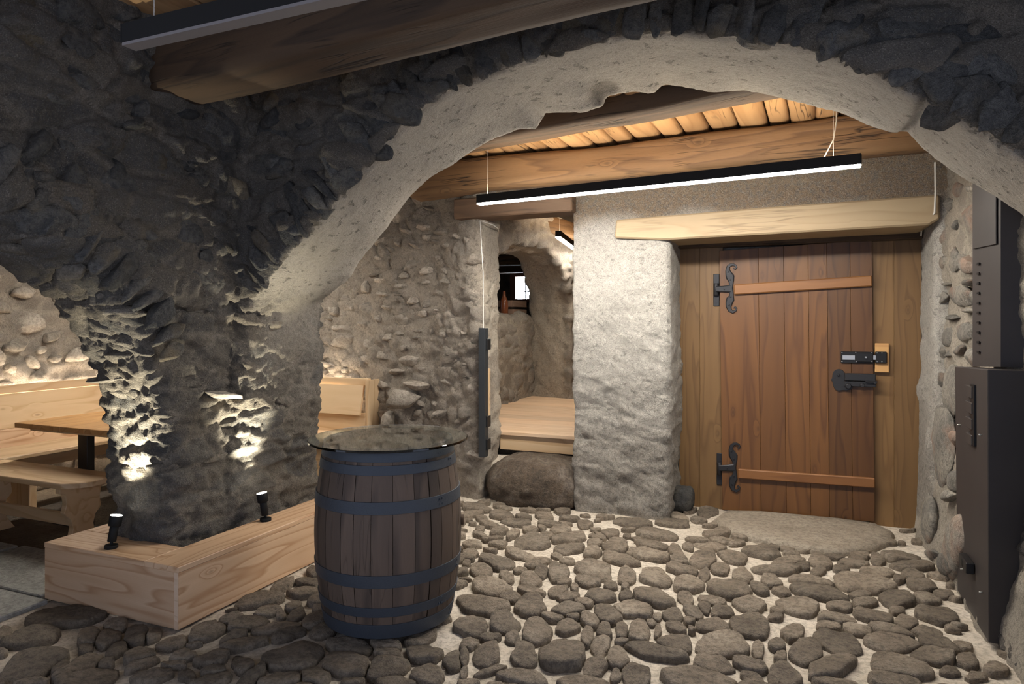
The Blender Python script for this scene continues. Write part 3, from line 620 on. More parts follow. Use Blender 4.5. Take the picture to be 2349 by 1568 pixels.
# surveyed cobbles: crop origin/scale, then centre, half axes, tilt
CROPS = {'A': (1049, 1100, 3.35), 'B': (1649, 1100, 3.35), 'D': (400, 1230, 3.356), 'E': (0, 1180, 4.04), 'F': (1060, 1130, 5.87), 'G': (1400, 1150, 5.87)}
COB = {
'A': '300,620,160,60,12 185,690,90,55,10 480,682,55,25,0 380,735,65,50,20 650,700,65,40,-20 770,700,90,70,0 255,815,155,65,3 560,760,95,45,0 565,840,110,35,5 410,890,90,40,0 820,780,65,35,-20 770,845,80,40,-5 900,820,30,50,0 850,885,100,30,-5 1050,690,160,70,10 1000,765,115,40,8 1300,735,80,55,0 1180,800,60,30,5 1290,805,35,30,0 1095,880,120,60,5 1300,880,60,38,10 1525,740,130,65,10 1500,890,170,80,18 1350,990,165,65,8 190,945,200,80,5 565,955,130,80,-8 860,975,140,60,0 975,930,80,30,8 1150,1020,130,70,20 725,1035,95,33,8 890,1040,55,30,0 1020,1070,80,50,15 845,1115,100,50,-8 365,1095,130,75,5 110,1115,130,80,0 610,1150,130,100,0 250,1200,85,35,0 425,1205,65,40,10 1000,1190,55,75,10 1130,1150,65,60,0 1265,1145,58,60,5 1400,1150,95,90,10 1100,1260,80,70,0 1540,1150,28,60,15 1490,1090,40,28,0 1540,1040,40,28,0 1655,1030,95,45,10 1785,1070,55,30,0 1680,1125,85,35,20 1800,1140,30,24,20 1960,1110,140,50,5 2030,1000,95,50,3 1820,1000,95,50,10 1900,970,55,55,20 1755,905,75,40,25 1950,920,115,30,8 1780,790,125,70,0 2090,830,180,80,10 2190,720,80,60,10 1900,720,50,40,0 2240,950,140,55,5 2250,1110,160,90,8 1680,1245,130,70,5 1520,1310,260,50,14 2040,1255,215,90,5 1260,1230,60,20,5 800,1320,200,130,5 515,1335,115,90,5 230,1330,120,100,-15 90,1250,80,45,0 40,1350,45,80,20 255,1450,130,25,-18 50,1475,30,50,15 1060,1420,105,70,-5 1230,1350,95,85,10 1215,1490,45,45,-10 1370,1490,110,110,-10 500,1500,200,70,5 960,1560,230,60,5 80,1550,90,40,0 300,1560,80,20,0 1960,1400,160,70,8 1850,1520,300,100,10 2250,1410,150,50,10 2260,1500,100,45,20 2310,1290,50,80,0',
'B': '570,1155,100,60,-12 920,1240,200,75,18 680,1310,140,90,8 870,1415,210,90,-10 1390,1420,280,90,15 1320,1240,240,65,5 1690,1250,190,55,15 900,1050,160,55,10 1200,1040,180,50,12 1320,1140,200,45,15 850,1110,110,35,8 1060,1140,130,45,12 615,955,185,65,8 450,995,60,35,20 770,850,240,60,14 1100,780,260,75,10 710,770,180,40,10 930,955,100,38,8 1120,930,100,40,3 1090,870,100,30,5 1370,900,160,60,8 1210,705,150,38,0 400,760,90,50,10 480,840,80,35,15 310,820,90,35,25 440,680,210,35,3 760,695,65,28,0 540,615,130,35,-3 330,540,150,55,8 780,620,110,50,15 940,670,70,30,0 1030,630,140,28,3 1220,600,70,40,20 1400,590,180,40,8 1480,640,180,45,5 430,500,50,30,0 530,515,60,25,0 560,555,70,25,3 680,530,60,15,0 890,580,90,25,0 1080,575,90,30,5 650,655,65,25,5 1500,720,100,35,15 1390,750,50,35,10 310,1290,70,90,10 450,1250,70,50,0 475,1340,55,60,0 500,1490,130,90,10 1350,1530,220,70,5 900,1550,180,40,5 1650,1340,180,70,8 1910,1380,90,55,10 1980,1490,95,30,0 2130,1430,110,60,10 1870,1260,100,40,15 1600,1160,140,45,10 1440,1090,120,50,8 1680,1020,200,60,8 1370,990,70,25,0 1560,800,130,50,8 1600,900,120,45,10 1720,860,90,35,10',
'E': '280,1130,300,80,-12 600,930,380,100,-8 310,1400,370,130,-14 1080,1000,110,60,-8 830,1110,130,75,-30 1000,1130,130,80,-15 1270,1100,140,100,-20 1080,1240,120,60,-32 795,1220,80,40,-25 990,1360,90,45,-10 560,1400,150,55,-22 720,1390,270,90,-25 1285,1290,150,80,-10 1310,1370,170,40,-20 1410,1480,205,60,-8 1620,1370,120,35,-3 800,1520,330,110,-10 1420,1100,100,50,-30 40,1100,90,70,-20 20,1260,60,30,0 280,1540,180,40,-5 1600,1170,150,60,-15 1700,1290,130,45,-10',
'D': '250,720,170,60,-20 645,480,190,55,-10 720,560,120,35,-12 920,525,70,35,-15 940,585,85,40,-22 820,590,45,30,0 575,655,170,45,-12 430,630,110,30,-15 800,690,190,40,-8 880,740,140,40,-15 465,755,115,30,-20 535,815,200,50,-12 290,930,160,50,-15 40,970,70,20,0 525,970,100,70,10 920,910,255,105,-8 1140,710,110,50,-10 1090,630,120,55,-15 1110,475,90,45,-5 1130,545,70,30,-8 300,1020,110,35,-12 100,1060,70,45,5 290,1090,180,45,-14 600,1060,140,50,-35 830,1080,200,45,-5 1080,1060,130,70,0 1350,830,180,60,3 1640,880,110,45,5 1620,820,120,40,5 1330,970,220,100,5 1630,1000,190,80,-5 1920,880,160,75,3 1950,1050,150,70,3 2160,940,100,75,-40 1900,760,130,60,-15 1370,1100,110,45,0 1690,1110,170,40,0 1040,340,120,30,5 1080,260,70,50,0 830,370,110,35,-25',
'F': '550,60,170,55,0 290,115,95,25,0 510,145,100,22,-10 860,120,230,50,0 1150,120,45,60,0 1360,115,120,70,0 560,190,110,25,5 200,190,200,50,5 130,270,190,40,-5 540,290,180,65,3 830,300,130,50,3 1110,300,130,50,3 890,215,130,30,5 1080,205,110,30,5 1350,230,110,40,3 1450,330,160,30,3 260,320,80,40,0 370,410,150,40,10 720,390,210,40,5 1170,390,180,35,10 1390,400,100,30,10 1650,410,110,55,0 1330,475,150,60,0 500,490,140,50,-8 680,530,95,70,-25 920,480,120,50,5 1070,445,70,40,10 240,470,70,30,0 400,590,145,35,-8 230,540,100,30,12 490,665,140,50,3 940,640,240,110,3 1140,555,110,40,5 1450,590,240,75,-8 1450,740,220,60,-6 130,670,140,50,5 380,755,110,25,8 120,795,110,40,0 780,820,220,60,12 1770,560,80,20,-3 2000,530,130,60,5 1820,570,120,45,8 1780,650,110,45,0 2080,700,180,90,8 1760,770,130,90,0 2120,870,260,70,14 60,910,60,55,0 1010,920,200,65,-8 1280,830,90,35,5 1420,900,120,40,0',
'G': '300,270,280,50,8 850,270,250,40,5 910,180,150,40,12 1070,100,100,35,-10 1310,120,160,55,0 1190,220,120,40,5 620,420,330,65,8 1170,490,170,45,8 1410,420,200,40,5 1500,510,180,35,3 1740,460,130,25,12 1700,540,110,40,-5 560,560,270,55,8 500,690,350,70,12 880,640,120,60,20 920,770,130,60,5 1260,760,180,130,0 1050,590,80,45,15 1350,590,260,40,12 1640,720,230,80,15 970,900,220,60,8 1280,950,85,65,0 1480,880,150,80,10'}
def jac(px, py):
    P = on(px, py, 2, .012); return P[:2], np.stack([on(px + 1, py, 2, .012)[:2] - P[:2], on(px, py + 1, 2, .012)[:2] - P[:2]], 1)
cc, cm = [], []
for k, txt in COB.items():
    ox, oy, s = CROPS[k]
    for q in txt.split():
        x, y, a, b, t = map(float, q.split(',')); t = math.radians(t); c, J = jac(ox + x / s, oy + y / s)
        Mx = J @ np.array([[math.cos(t) * a, -math.sin(t) * b], [math.sin(t) * a, math.cos(t) * b]]) / s * .965
        if any(np.linalg.norm(np.linalg.solve(m2, c - c2)) < .45 for c2, m2 in zip(cc, cm)): continue
        cc.append(c); cm.append(Mx)
n_survey = len(cc)
def blocked(x, y):
    return (x < -2.72 and 2.40 < y < 4.1) or x < -3.62 or x > .95 or y > 5.62 or (y > 5.14 and x < -.9) or (y > 5.34 and -.58 < x < .66) or (x - .81 > 0 and 3.7 < y < 4.5)
for rad, cnt in ((.10, 250), (.06, 900), (.035, 900)):
    for _ in range(cnt):
        y = rng.uniform(1.1, 5.6); x = rng.uniform(-3.6, .94)
        if blocked(x, y): continue
        c = np.array([x, y]); a = rng.uniform(-.6, .6) + .25; r1 = rad * rng.uniform(.85, 1.35); r2 = r1 * rng.uniform(.5, .8)
        A = np.array(cc); near = np.where(((A - c) ** 2).sum(1) < .36)[0]; ok = True
        pts = [c] + [c + .95 * np.array([math.cos(a + w) * (r1 if i % 2 == 0 else r2), math.sin(a + w) * (r1 if i % 2 == 0 else r2)]) for i, w in enumerate((0, math.pi / 2, math.pi, -math.pi / 2))]
        for j in near:
            inv = np.linalg.inv(cm[j])
            if any(np.linalg.norm(inv @ (p - cc[j])) < 1.02 for p in pts): ok = False; break
        if ok: cc.append(c); cm.append(np.array([[math.cos(a) * r1, -math.sin(a) * r2], [math.sin(a) * r1, math.cos(a) * r2]]))
cc = np.array(cc); ci = [np.linalg.inv(m) for m in cm]
def seen_size(c):
    X, Y = CA * c[0] + SA * c[1], -SA * c[0] + CA * c[1]
    return -1 if Y < .3 else (1 / Y ** 2.0 if abs(X / Y) < .76 and HY + F_PX * 1.5 / Y < 1620 else -1)
def cobble_mesh(i, K=26):
    c, m = cc[i], cm[i]; ang = np.linspace(0, 2 * math.pi, K, endpoint=False); ph = rng.uniform(0, 6.28, 3)
    wob = 1 + .08 * np.sin(2 * ang + ph[0]) + .075 * np.sin(3 * ang + ph[1]) + .045 * np.sin(5 * ang + ph[2]) + rng.normal(0, .025, K)
    D = (m @ np.stack([np.cos(ang) * wob, np.sin(ang) * wob])).T; rmax = np.ones(K)
    near = [j for j in np.where(((cc - c) ** 2).sum(1) < .7)[0] if j != i]
    T = np.linspace(.3, 1.0, 15); pts = c + T[:, None, None] * D[None]
    di = T[:, None] * wob[None]; bad = np.zeros((15, K), bool)
    for j in near: bad |= np.linalg.norm((pts - cc[j]) @ ci[j].T, axis=-1) < di * 1.015
    first = np.where(bad.any(0), T[np.maximum(bad.argmax(0) - 1, 0)], 1.0)
    first = np.minimum(first, (np.roll(first, 1) + np.roll(first, -1) + first) / 3 + .03)
    R = D * first[:, None]; size = math.sqrt(abs(np.linalg.det(m))); hh = min(.028, .012 + .10 * size) * rng.uniform(.8, 1.15)
    tl = rng.normal(0, .06, 2); V = []
    for f, z in ((1.02, -.05), (1.0, .0), (.975, .55), (.915, .86), (.62, .98), (.3, 1.0)):
        for d in R: V.append((d[0] * f, d[1] * f, z * hh if z > 0 else z))
    V.append((0, 0, hh)); V = np.array(V); up = V[:, 2] > .001
    V[:, 2] += np.where(up, V[:, 0] * tl[0] + V[:, 1] * tl[1] + (.014 * fbm(np.c_[V[:, :2] + c, V[:, 2]] * 11, 3, 3) + .011 * fbm(np.c_[V[:, :2] + c, V[:, 2]] * 30, 2, 4)) * np.clip(V[:, 2] / hh, 0, 1), 0)
    Fc = []
    for a in range(5):
        for b in range(K): Fc.append((a * K + b, a * K + (b + 1) % K, (a + 1) * K + (b + 1) % K, (a + 1) * K + b))
    top = 6 * K
    for b in range(K): Fc.append((5 * K + b, 5 * K + (b + 1) % K, top))
    return V, Fc
order = sorted(range(len(cc)), key=lambda i: -seen_size(cc[i]) * abs(np.linalg.det(cm[i])))
rest_V, rest_F, base = [], [], 0
for k, i in enumerate(order):
    if blocked(*cc[i]) or seen_size(cc[i]) < 0: continue
    Vc, Fc = cobble_mesh(i)
    if k < 300:
        o = mesh_np('cobblestone', Vc, Fc, 'cobble', floor); o.location = (cc[i][0], cc[i][1], 0)
    else:
        rest_V.append(Vc + np.array([cc[i][0], cc[i][1], 0])); rest_F += [tuple(q + base for q in f) for f in Fc]; base += len(Vc)
if rest_V: tag(mesh_np('small_cobbles', np.concatenate(rest_V), rest_F, 'cobble', floor), kind='stuff')
# flagstones through the left arch
for a, b in (((-4.55, 1.75), (-3.70, 2.42)), ((-5.6, 1.75), (-4.58, 2.42)), ((-4.75, 2.44), (-3.80, 2.95)), ((-5.8, 2.44), (-4.78, 2.93)), ((-4.55, 1.1), (-3.70, 1.73)), ((-6.2, 2.95), (-5.2, 3.0))):
    box('flagstone', (a[0], a[1], -.05), (b[0], b[1], .004 + .004 * rng.random()), 'flag', bpy.data.objects['floor_bench_room'], .006)
# threshold slab in front of the door
th = [on(px, py, 2, .02)[:2] for px, py in [(1632, 1192), (1662, 1170), (1740, 1172), (1830, 1180), (1930, 1190), (2012, 1203), (2052, 1222), (2044, 1240), (2000, 1256), (1930, 1264), (1850, 1258), (1770, 1243), (1690, 1222)]]
cth = np.mean(th, 0); K = len(th); V = []
for f, z in ((1.01, -.05), (1., .006), (.96, .028), (.8, .034), (.5, .036), (.25, .036)):
    for p in th: d = (p - cth) * f; V.append((d[0], d[1], z + (.004 * rng.normal() if z > .01 else 0)))
V.append((0, 0, .036)); Fc = [(a * K + b, a * K + (b + 1) % K, (a + 1) * K + (b + 1) % K, (a + 1) * K + b) for a in range(5) for b in range(K)] + [(5 * K + b, 5 * K + (b + 1) % K, 6 * K) for b in range(K)]
o = mesh_np('threshold_stone', np.array(V), [f[::-1] for f in Fc] if poly_sd(th, cth[0], cth[1]) is None else Fc, 'slab'); o.location = (cth[0], cth[1], 0)
tag(o, 'long worn stone slab on the floor before the wooden door', 'stone')

# boulder step and small stone
def big_rock(name, c, s, seed, mat, label, rz=0, flat=.7, pw=2.8):
    bm = bmesh.new(); bmesh.ops.create_icosphere(bm, subdivisions=5, radius=1); P = np.array([v.co for v in bm.verts])
    q = (np.abs(P) ** pw).sum(1) ** (-1 / pw); P = P * q[:, None]; t = np.maximum(P[:, 2] - flat, 0); P[:, 2] -= t * .75
    P = P * (1 + .10 * fbm(P * 1.3 + seed, 3, seed) + .045 * fbm(P * 5, 4, seed + 3))[:, None] * np.array(s)
    for v, p in zip(bm.verts, P): v.co = p
    o = bm_obj(name, bm, mat, None, True); o.location = c; o.rotation_euler = (0, 0, rz); tag(o, label, 'stone'); return o
big_rock('boulder_step', (-2.0, 5.50, .13), (.47, .42, .27), 5, 'boulder', 'large rounded brown boulder serving as step into the passage', pw=2.3, flat=.78)
big_rock('foot_stone', tuple(on(1566, 1142, 1, 5.5)), (.09, .09, .10), 9, 'slate', 'small dark stone at the foot of the white pier beside the door', flat=.9)
# mortar fillet beside the boulder
mf = big_rock('step_mortar', (-2.08, 5.60, .10), (.56, .30, .26), 12, 'sand', None, flat=.7, pw=2.4); mf.parent = floor; del mf['category']

# ------------------------------------------------------------------ beams, ceiling logs, lintels
def beam_line(px0, py0, px1, py1, z): return on(px0, py0, 2, z), on(px1, py1, 2, z)
def beam_thing(name, p0, p1, w, h, mat, label, amp=.015, seed=0, ex=6):
    o = hewn(name, p0, p1, w, h, mat, None, amp, seed, ex); tag(o, label, 'beam'); return o
a, b = np.array([-3.0, 2.62]), np.array([-3.0 + 4.6 * math.cos(math.radians(-6.0)), 2.62 + 4.6 * math.sin(math.radians(-6.0))])
d = (b - a) / np.linalg.norm(b - a); a = a - d * .12
beam_thing('ceiling_beam', (*a, 2.83), (*b, 2.83), .30, .34, 'old_dark', 'massive dark beam under the front ceiling above the arch', .011, 3, 14)
p, q = on(1049, 363, 2, 2.72), on(1798, 231, 2, 2.72); d = (q - p) / np.linalg.norm(q - p); nrm = np.array([d[1], -d[0], 0]); nrm = nrm if nrm[1] < 0 else -nrm
p = p - d * .5 + nrm * .15; q = q + d * .55 + nrm * .15
beam_thing('ceiling_beam', (p[0], p[1], 2.85), (q[0], q[1], 2.85), .30, .26, 'old_dark', 'dark beam just behind the crown of the plastered arch', .014, 5)
p, q = on(1049, 449, 1, 4.93), on(1602, 393, 1, 4.93)
beam_thing('ceiling_beam', (-2.98, 5.02, 2.655), (1.05, 4.95, 2.69), .26, .245, 'old', 'brown log beam above the lit pendant lamp', .02, 8)
x = -3.0; i = 0
while x < 1.1:
    w = rng.uniform(.13, .21); o = hewn('ceiling_log', (x + w / 2, 3.88, 2.90 + rng.normal(0, .008)), (x + w / 2 + .05, 5.3, 2.89 + rng.normal(0, .008)), w * .98, .14, 'slat', ceil2, .010, 20 + i); x += w + .004; i += 1
o = box('passage_lintel', (-2.66, 5.10, 2.355), (-1.62, 5.36, 2.52), 'lintel_dark', None, .01); tag(o, 'dark brown lintel board across the head of the passage', 'lintel')
box('lintel_board', (-2.66, 5.365, 2.315), (-1.62, 5.68, 2.50), 'lintel_dark', o, .008).matrix_parent_inverse = o.matrix_basis.inverted()
lint = prism('door_lintel', [(-1.287, 2.278), (-1.297, 2.136), (-.90, 2.105), (.80, 2.125), (.86, 2.16), (.86, 2.32), (-.2, 2.305)], 5.165, 5.70, 'lintel', None, 1, .012); tag(lint, 'straw coloured timber lintel over the wooden door', 'lintel')
SIDEW = .0

# ------------------------------------------------------------------ the door
def dp(px, py, y=5.7): return on(px, py, 1, y)
door = empty('door_1', (-.02, 5.70, 0)); tag(door, 'wide plank door of red brown wood with iron fittings', 'door', kind='structure')
inv = door.matrix_basis.inverted() if False else Matrix.Translation((.02, -5.70, 0))
def D(o): o.parent = door; o.matrix_basis = inv @ o.matrix_basis; return o
def quad_plank(name, q, y0, y1, mat):
    """plank between x,z corners (bl, br, tr, tl); grain upright"""
    q = np.array(q); c = q.mean(0); V = []
    for y in (y0, y1):
        for x, z in q: V.append((z - c[1], -(x - c[0]), y - (y0 + y1) / 2))
    bm = bmesh.new(); v = [bm.verts.new(p) for p in V]
    for f in [(0, 1, 2, 3), (7, 6, 5, 4), (0, 4, 5, 1), (1, 5, 6, 2), (2, 6, 7, 3), (3, 7, 4, 0)]: bm.faces.new([v[i] for i in f])
    bmesh.ops.recalc_face_normals(bm, faces=bm.faces); bmesh.ops.bevel(bm, geom=bm.edges[:], offset=.0016, segments=1, affect='EDGES')
    o = bm_obj(name, bm, mat); o.matrix_basis = Matrix.Translation((c[0], (y0 + y1) / 2, c[1])) @ Matrix(((0, -1, 0), (0, 0, 1), (1, 0, 0))).to_4x4()
    return o
lf = 1.0
bl, br, tl, tr = dp(1657, 1168, 5.665)[[0, 2]], dp(2007, 1196, 5.665)[[0, 2]], dp(1650, 575, 5.665)[[0, 2]], dp(2000, 550, 5.665)[[0, 2]]
fr = [0, .27, .44, .6, .72, .865, 1.0]
for i in range(6):
    a, b = fr[i] + .0006, fr[i + 1] - .0006
    D(quad_plank('plank', [bl + (br - bl) * a, bl + (br - bl) * b, tl + (tr - tl) * b, tl + (tr - tl) * a], 5.662 - .0012 * (i % 2), 5.70, 'door'))
for nm, xs in (('side_board', (-.89, -.725)), ('side_board', (-.7245, -.545)), ('side_board', (.50, .66)), ('side_board', (.6605, .835))):
    D(quad_plank(nm, [(xs[0], -.03), (xs[1], -.03), (xs[1], 2.15), (xs[0], 2.15)], 5.70, 5.74, 'door2'))
D(box('head_board', (-.89, 5.60, 2.085), (.83, 5.74, 2.13), 'old_dark', None, .004))
def batten(x0, y0, x1, y1, th):
    p, q = dp(x0, y0 + th / 2, 5.65), dp(x1, y1 + th / 2, 5.65); return D(board('batten', p, q, th * 5.2 / 1566, .035, 'batten', None, (0, 0, 1), .007))
batten(1684, 652, 2000, 632, 24); batten(1693, 1074, 2007, 1096, 22)
def flat_strap(name, pts, wid, ox, oy, sc, y, mat, par):
    """flat forged strap along a line, given in picture units on the door plane"""
    P = [dp(ox + x / sc, oy + yy / sc, y) for x, yy in pts]; P = np.array(P)
    W = np.array(wid) / sc * 5.25 / 1566 / 2 * 1.3; V, Fc = [], []
    for i in range(len(P)):
        d = P[min(i + 1, len(P) - 1)] - P[max(i - 1, 0)]; d = d / np.linalg.norm(d); nn = np.array([-d[2], 0, d[0]])
        for sgn, yy in ((-1, 0), (-.7, -.006), (.7, -.006), (1, 0)): V.append(P[i] + nn * W[i] * sgn + np.array([0, yy, 0]))
    for i in range(len(P) - 1):
        for j in range(3): Fc.append((i * 4 + j, i * 4 + j + 1, (i + 1) * 4 + j + 1, (i + 1) * 4 + j))
    V = np.array(V); c = V.mean(0); o = mesh_np(name, V - c, Fc, mat, None, False); o.location = c; o.parent = par; o.matrix_basis = inv @ Matrix.Translation(Vector(c)); return o
SCR = [(655, 255), (690, 285), (725, 240), (705, 195), (650, 172), (585, 178), (530, 225), (515, 310), (545, 400), (575, 470), (597, 560), (600, 640), (585, 750), (605, 850), (605, 920), (580, 1000), (548, 1090), (540, 1180), (570, 1265), (640, 1310), (705, 1275), (725, 1215), (690, 1180), (655, 1215)]
SWD = [20, 26, 34, 40, 48, 56, 66, 84, 130, 160, 110, 70, 80, 72, 84, 150, 130, 104, 76, 56, 40, 32, 26, 20]
for hx, hy in ((1620, 590), (1627.5, 1000.5)):
    hinge = flat_strap('hinge', SCR, SWD, hx, hy, 10.45, 5.655, 'iron', door)
    o = flat_strap('hinge_strap', [(240, 760), (400, 758), (590, 750)], [110, 118, 150], hx, hy, 10.45, 5.652, 'iron', door)
    P0, P1 = dp(hx + 170 / 10.45, hy + 400 / 10.45, 5.69), dp(hx + 315 / 10.45, hy + 1165 / 10.45, 5.69)
    D(box('hinge_plate', (P0[0], 5.69, P1[2]), (P1[0], 5.702, P0[2]), 'iron', None, .003))
    c0 = dp(hx + 240 / 10.45, hy + 620 / 10.45, 5.68); c1 = dp(hx + 240 / 10.45, hy + 920 / 10.45, 5.68); D(cyl('hinge_pin', c0, c1, .020, 'iron', None, 14))
    for x, y in ((525, 345), (580, 535), (585, 940), (545, 1140), (425, 760)):
        p = dp(hx + x / 10.45, hy + y / 10.45, 5.648); D(cyl('rivet', (p[0], 5.640, p[2]), (p[0], 5.652, p[2]), .006, 'iron', None, 8))
# sliding bolt with its block
def pbox(name, x0, y0, x1, y1, d0, d1, mat, bev=.003): 
    a, b = dp(x0, y0, d1), dp(x1, y1, d1); c = dp(x0, y1, d1); e = dp(x1, y0, d1)
    return D(box(name, (min(a[0], c[0]), d0, (b[2] + c[2]) / 2), (max(b[0], e[0]), d1, (a[2] + e[2]) / 2), mat, None, bev))
pbox('keeper_block', 2006, 787, 2038, 853, 5.665, 5.70, 'fresh', .003)
pbox('bolt_plate', 1928.5, 806, 2004.5, 833, 5.650, 5.664, 'black', .004)
pbox('bolt_case', 1962, 809, 2003, 830, 5.638, 5.652, 'black', .005)
pbox('bolt_slide', 1932, 814, 1961.5, 825, 5.644, 5.652, 'zinc', .002)
pbox('bolt_bar', 2001, 814, 2011, 825, 5.644, 5.655, 'zinc', .002)
pbox('bolt_keeper', 2007, 806, 2034, 833, 5.642, 5.668, 'black', .005)
p = dp(1986, 819, 5.635); D(cyl('bolt_knob', (p[0], 5.622, p[2]), (p[0], 5.642, p[2]), .007, 'zinc', None, 12))
for x, y in ((1931.5, 808.5), (1931.5, 829), (1963, 808), (1964, 829), (2000, 808.5), (2000, 829), (2012, 809), (2023, 809), (2012, 829), (2023, 829)):
    p = dp(x, y, 5.645); D(cyl('screw', (p[0], 5.637, p[2]), (p[0], 5.65, p[2]), .0035, 'zinc', None, 8))
# old rim lock
lk = [on(1880 + x / 10.45, 770 + y / 10.45, 1, 5.655)[[0, 2]] for x, y in [(310, 920), (340, 850), (400, 805), (470, 795), (550, 820), (600, 880), (600, 930), (610, 1090), (790, 1140), (800, 1230), (760, 1290), (640, 1310), (560, 1300), (440, 1320), (370, 1280), (330, 1200), (310, 1100), (270, 1050), (300, 1010)]]
o = prism('lock_plate', [tuple(q) for q in lk], 5.648, 5.66, 'iron', None, 1, .002); D(o)
pbox('lock_case', 1937, 856, 2008, 873, 5.625, 5.66, 'iron', .005); pbox('lock_bar', 1936, 874, 2009, 886, 5.632, 5.66, 'iron', .003); pbox('lock_bolt', 1985, 873.5, 2012, 877, 5.615, 5.63, 'iron', .001)
for x, y, r in ((1946, 885, .022), (1978, 883, .017)):
    p = dp(x, y, 5.62); D(cyl('lock_knob', (p[0], 5.595, p[2]), (p[0], 5.64, p[2]), r * .8, 'iron', None, 16, r))
p = dp(1923, 859, 5.645); D(cyl('lock_boss', (p[0], 5.636, p[2]), (p[0], 5.65, p[2]), .010, 'iron', None, 12)); p = dp(2009, 878, 5.62); D(cyl('lock_tip', (p[0] - .005, 5.612, p[2]), (p[0] - .005, 5.64, p[2]), .009, 'iron', None, 10))

# ------------------------------------------------------------------ passage: raised floor, far room
deck = empty('floor_raised', (-2.0, 7.0, .4)); tag(deck, 'raised pale wooden deck beyond the doorway', 'floor', kind='structure')
Tm = deck.matrix_basis.inverted(); Tm = Matrix.Translation((2.0, -7.0, -.4))
def K_(o, T, par): o.parent = par; o.matrix_basis = T @ o.matrix_basis; return o
for i in range(12):
    y0 = 5.55 + i * .265; K_(box('deck_board', (-3.25, y0, .488), (-1.0, y0 + .262, .518), 'deck', None, .002), Tm, deck)
K_(box('fascia_board', (-2.44, 5.575, .355), (-1.60, 5.605, .487), 'pine', None, .003), Tm, deck)
K_(box('deck_joist', (-3.3, 5.65, .25), (-1.0, 9.4, .487), 'earth', None, 0), Tm, deck)
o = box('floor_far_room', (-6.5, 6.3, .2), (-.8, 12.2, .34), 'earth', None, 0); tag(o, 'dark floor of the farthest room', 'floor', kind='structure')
beam_thing('ceiling_beam', (-2.95, 5.9, 2.62), (-2.35, 9.5, 2.62), .2, .22, 'old', 'pale brown beam along the passage ceiling', .012, 31)
for i in range(9):
    y0 = 5.7 + i * .4; box('ceiling_plank', (-3.3, y0, 2.80), (-.9, y0 + .39, 2.84), 'slat', None, .005).parent = ceil2
for o in [q for q in bpy.data.objects if q.name.startswith('ceiling_plank') and q.parent is ceil2]: o.matrix_parent_inverse = ceil2.matrix_basis.inverted()
for o in [q for q in bpy.data.objects if q.parent is ceil2 and q.name.startswith('ceiling_log')]: o.matrix_parent_inverse = ceil2.matrix_basis.inverted()
for o in [q for q in bpy.data.objects if q.parent is ceil]: o.matrix_basis = o.matrix_basis
# far window in the left wall of the farthest room
WY = 11.74; w0, w1 = on(1186, 686, 1, WY), on(1224, 634, 1, WY)
win = empty('window_1', (w0[0], WY, w0[2])); tag(win, 'small bright barred window in the farthest room', 'window', kind='structure'); Tw = Matrix.Translation((-w0[0], -WY, -w0[2]))
K_(box('pane', (w0[0], WY, w0[2]), (w1[0] + .12, WY + .01, w1[2]), 'day', None, 0), Tw, win)
for a, b in (((w0[0] - .11, w0[2] - .06), (w0[0], w1[2] + .14)), ((w0[0], w1[2]), (w1[0] + .2, w1[2] + .14)), ((w0[0], w0[2] - .06), (w1[0] + .2, w0[2])), ((w1[0] + .12, w0[2]), (w1[0] + .2, w1[2]))):
    K_(box('window_frame', (a[0], WY - .08, a[1]), (b[0], WY + .14, b[1]), 'window_wood', None, .004), Tw, win)
for f in (.33, .68): K_(box('window_bar', (w0[0] + .08, WY - .03, w0[2] + (w1[2] - w0[2]) * f - .008), (w1[0] + .12, WY - .015, w0[2] + (w1[2] - w0[2]) * f + .008), 'black', None, 0), Tw, win)
K_(box('window_bar', (w0[0] + .17, WY - .03, w0[2]), (w0[0] + .186, WY - .015, w1[2]), 'black', None, 0), Tw, win)
beam_thing('far_beam', (-6.4, 9.5, 2.46), (-3.2, 9.6, 2.46), .22, .24, 'old', 'dark beam under the ceiling of the farthest room', .012, 41)
beam_thing('far_beam', (-6.4, 11.1, 2.42), (-3.0, 11.2, 2.42), .16, .16, 'old_dark', 'thinner ceiling beam just before the far window', .012, 43)
# crate on the parapet
cr = empty('wooden_crate', tuple(on(1197, 717, 0, -3.38))); tag(cr, 'grey brown slatted wooden crate on the far parapet', 'crate')
c0 = on(1173, 717, 0, -3.30); hh = .20; cy0, cy1 = c0[1], c0[1] + .46; cz = 1.575; cr.location = (-3.38, (cy0 + cy1) / 2, cz); Tc = Matrix.Translation((3.38, -(cy0 + cy1) / 2, -cz))
for xx in (-3.29, -3.50):
    for z0, z1 in ((.0, .07), (.10, .18)): K_(box('crate_slat', (xx, cy0, cz + z0), (xx + .015, cy1, cz + z1), 'crate', None, .002, 'y'), Tc, cr)
for yy in (cy0, cy1 - .015):
    for z0, z1 in ((.0, .07), (.10, .18)): K_(box('crate_slat', (-3.49, yy, cz + z0), (-3.29, yy + .015, cz + z1), 'crate', None, .002), Tc, cr)
K_(box('crate_bottom', (-3.49, cy0, cz), (-3.29, cy1, cz + .012), 'crate', None, .002), Tc, cr)
p = on(1151, 716, 0, -3.46); o = lathe('bottle', [(0, 0), (.045, 0), (.05, .01), (.05, .15), (.04, .19), (.018, .23), (.016, .28), (.02, .285), (.0, .29)], 'bottle', None, 20); o.location = (-3.36, cy0 - .09, 1.578); tag(o, 'brown bottle beside the crate on the far parapet', 'bottle')

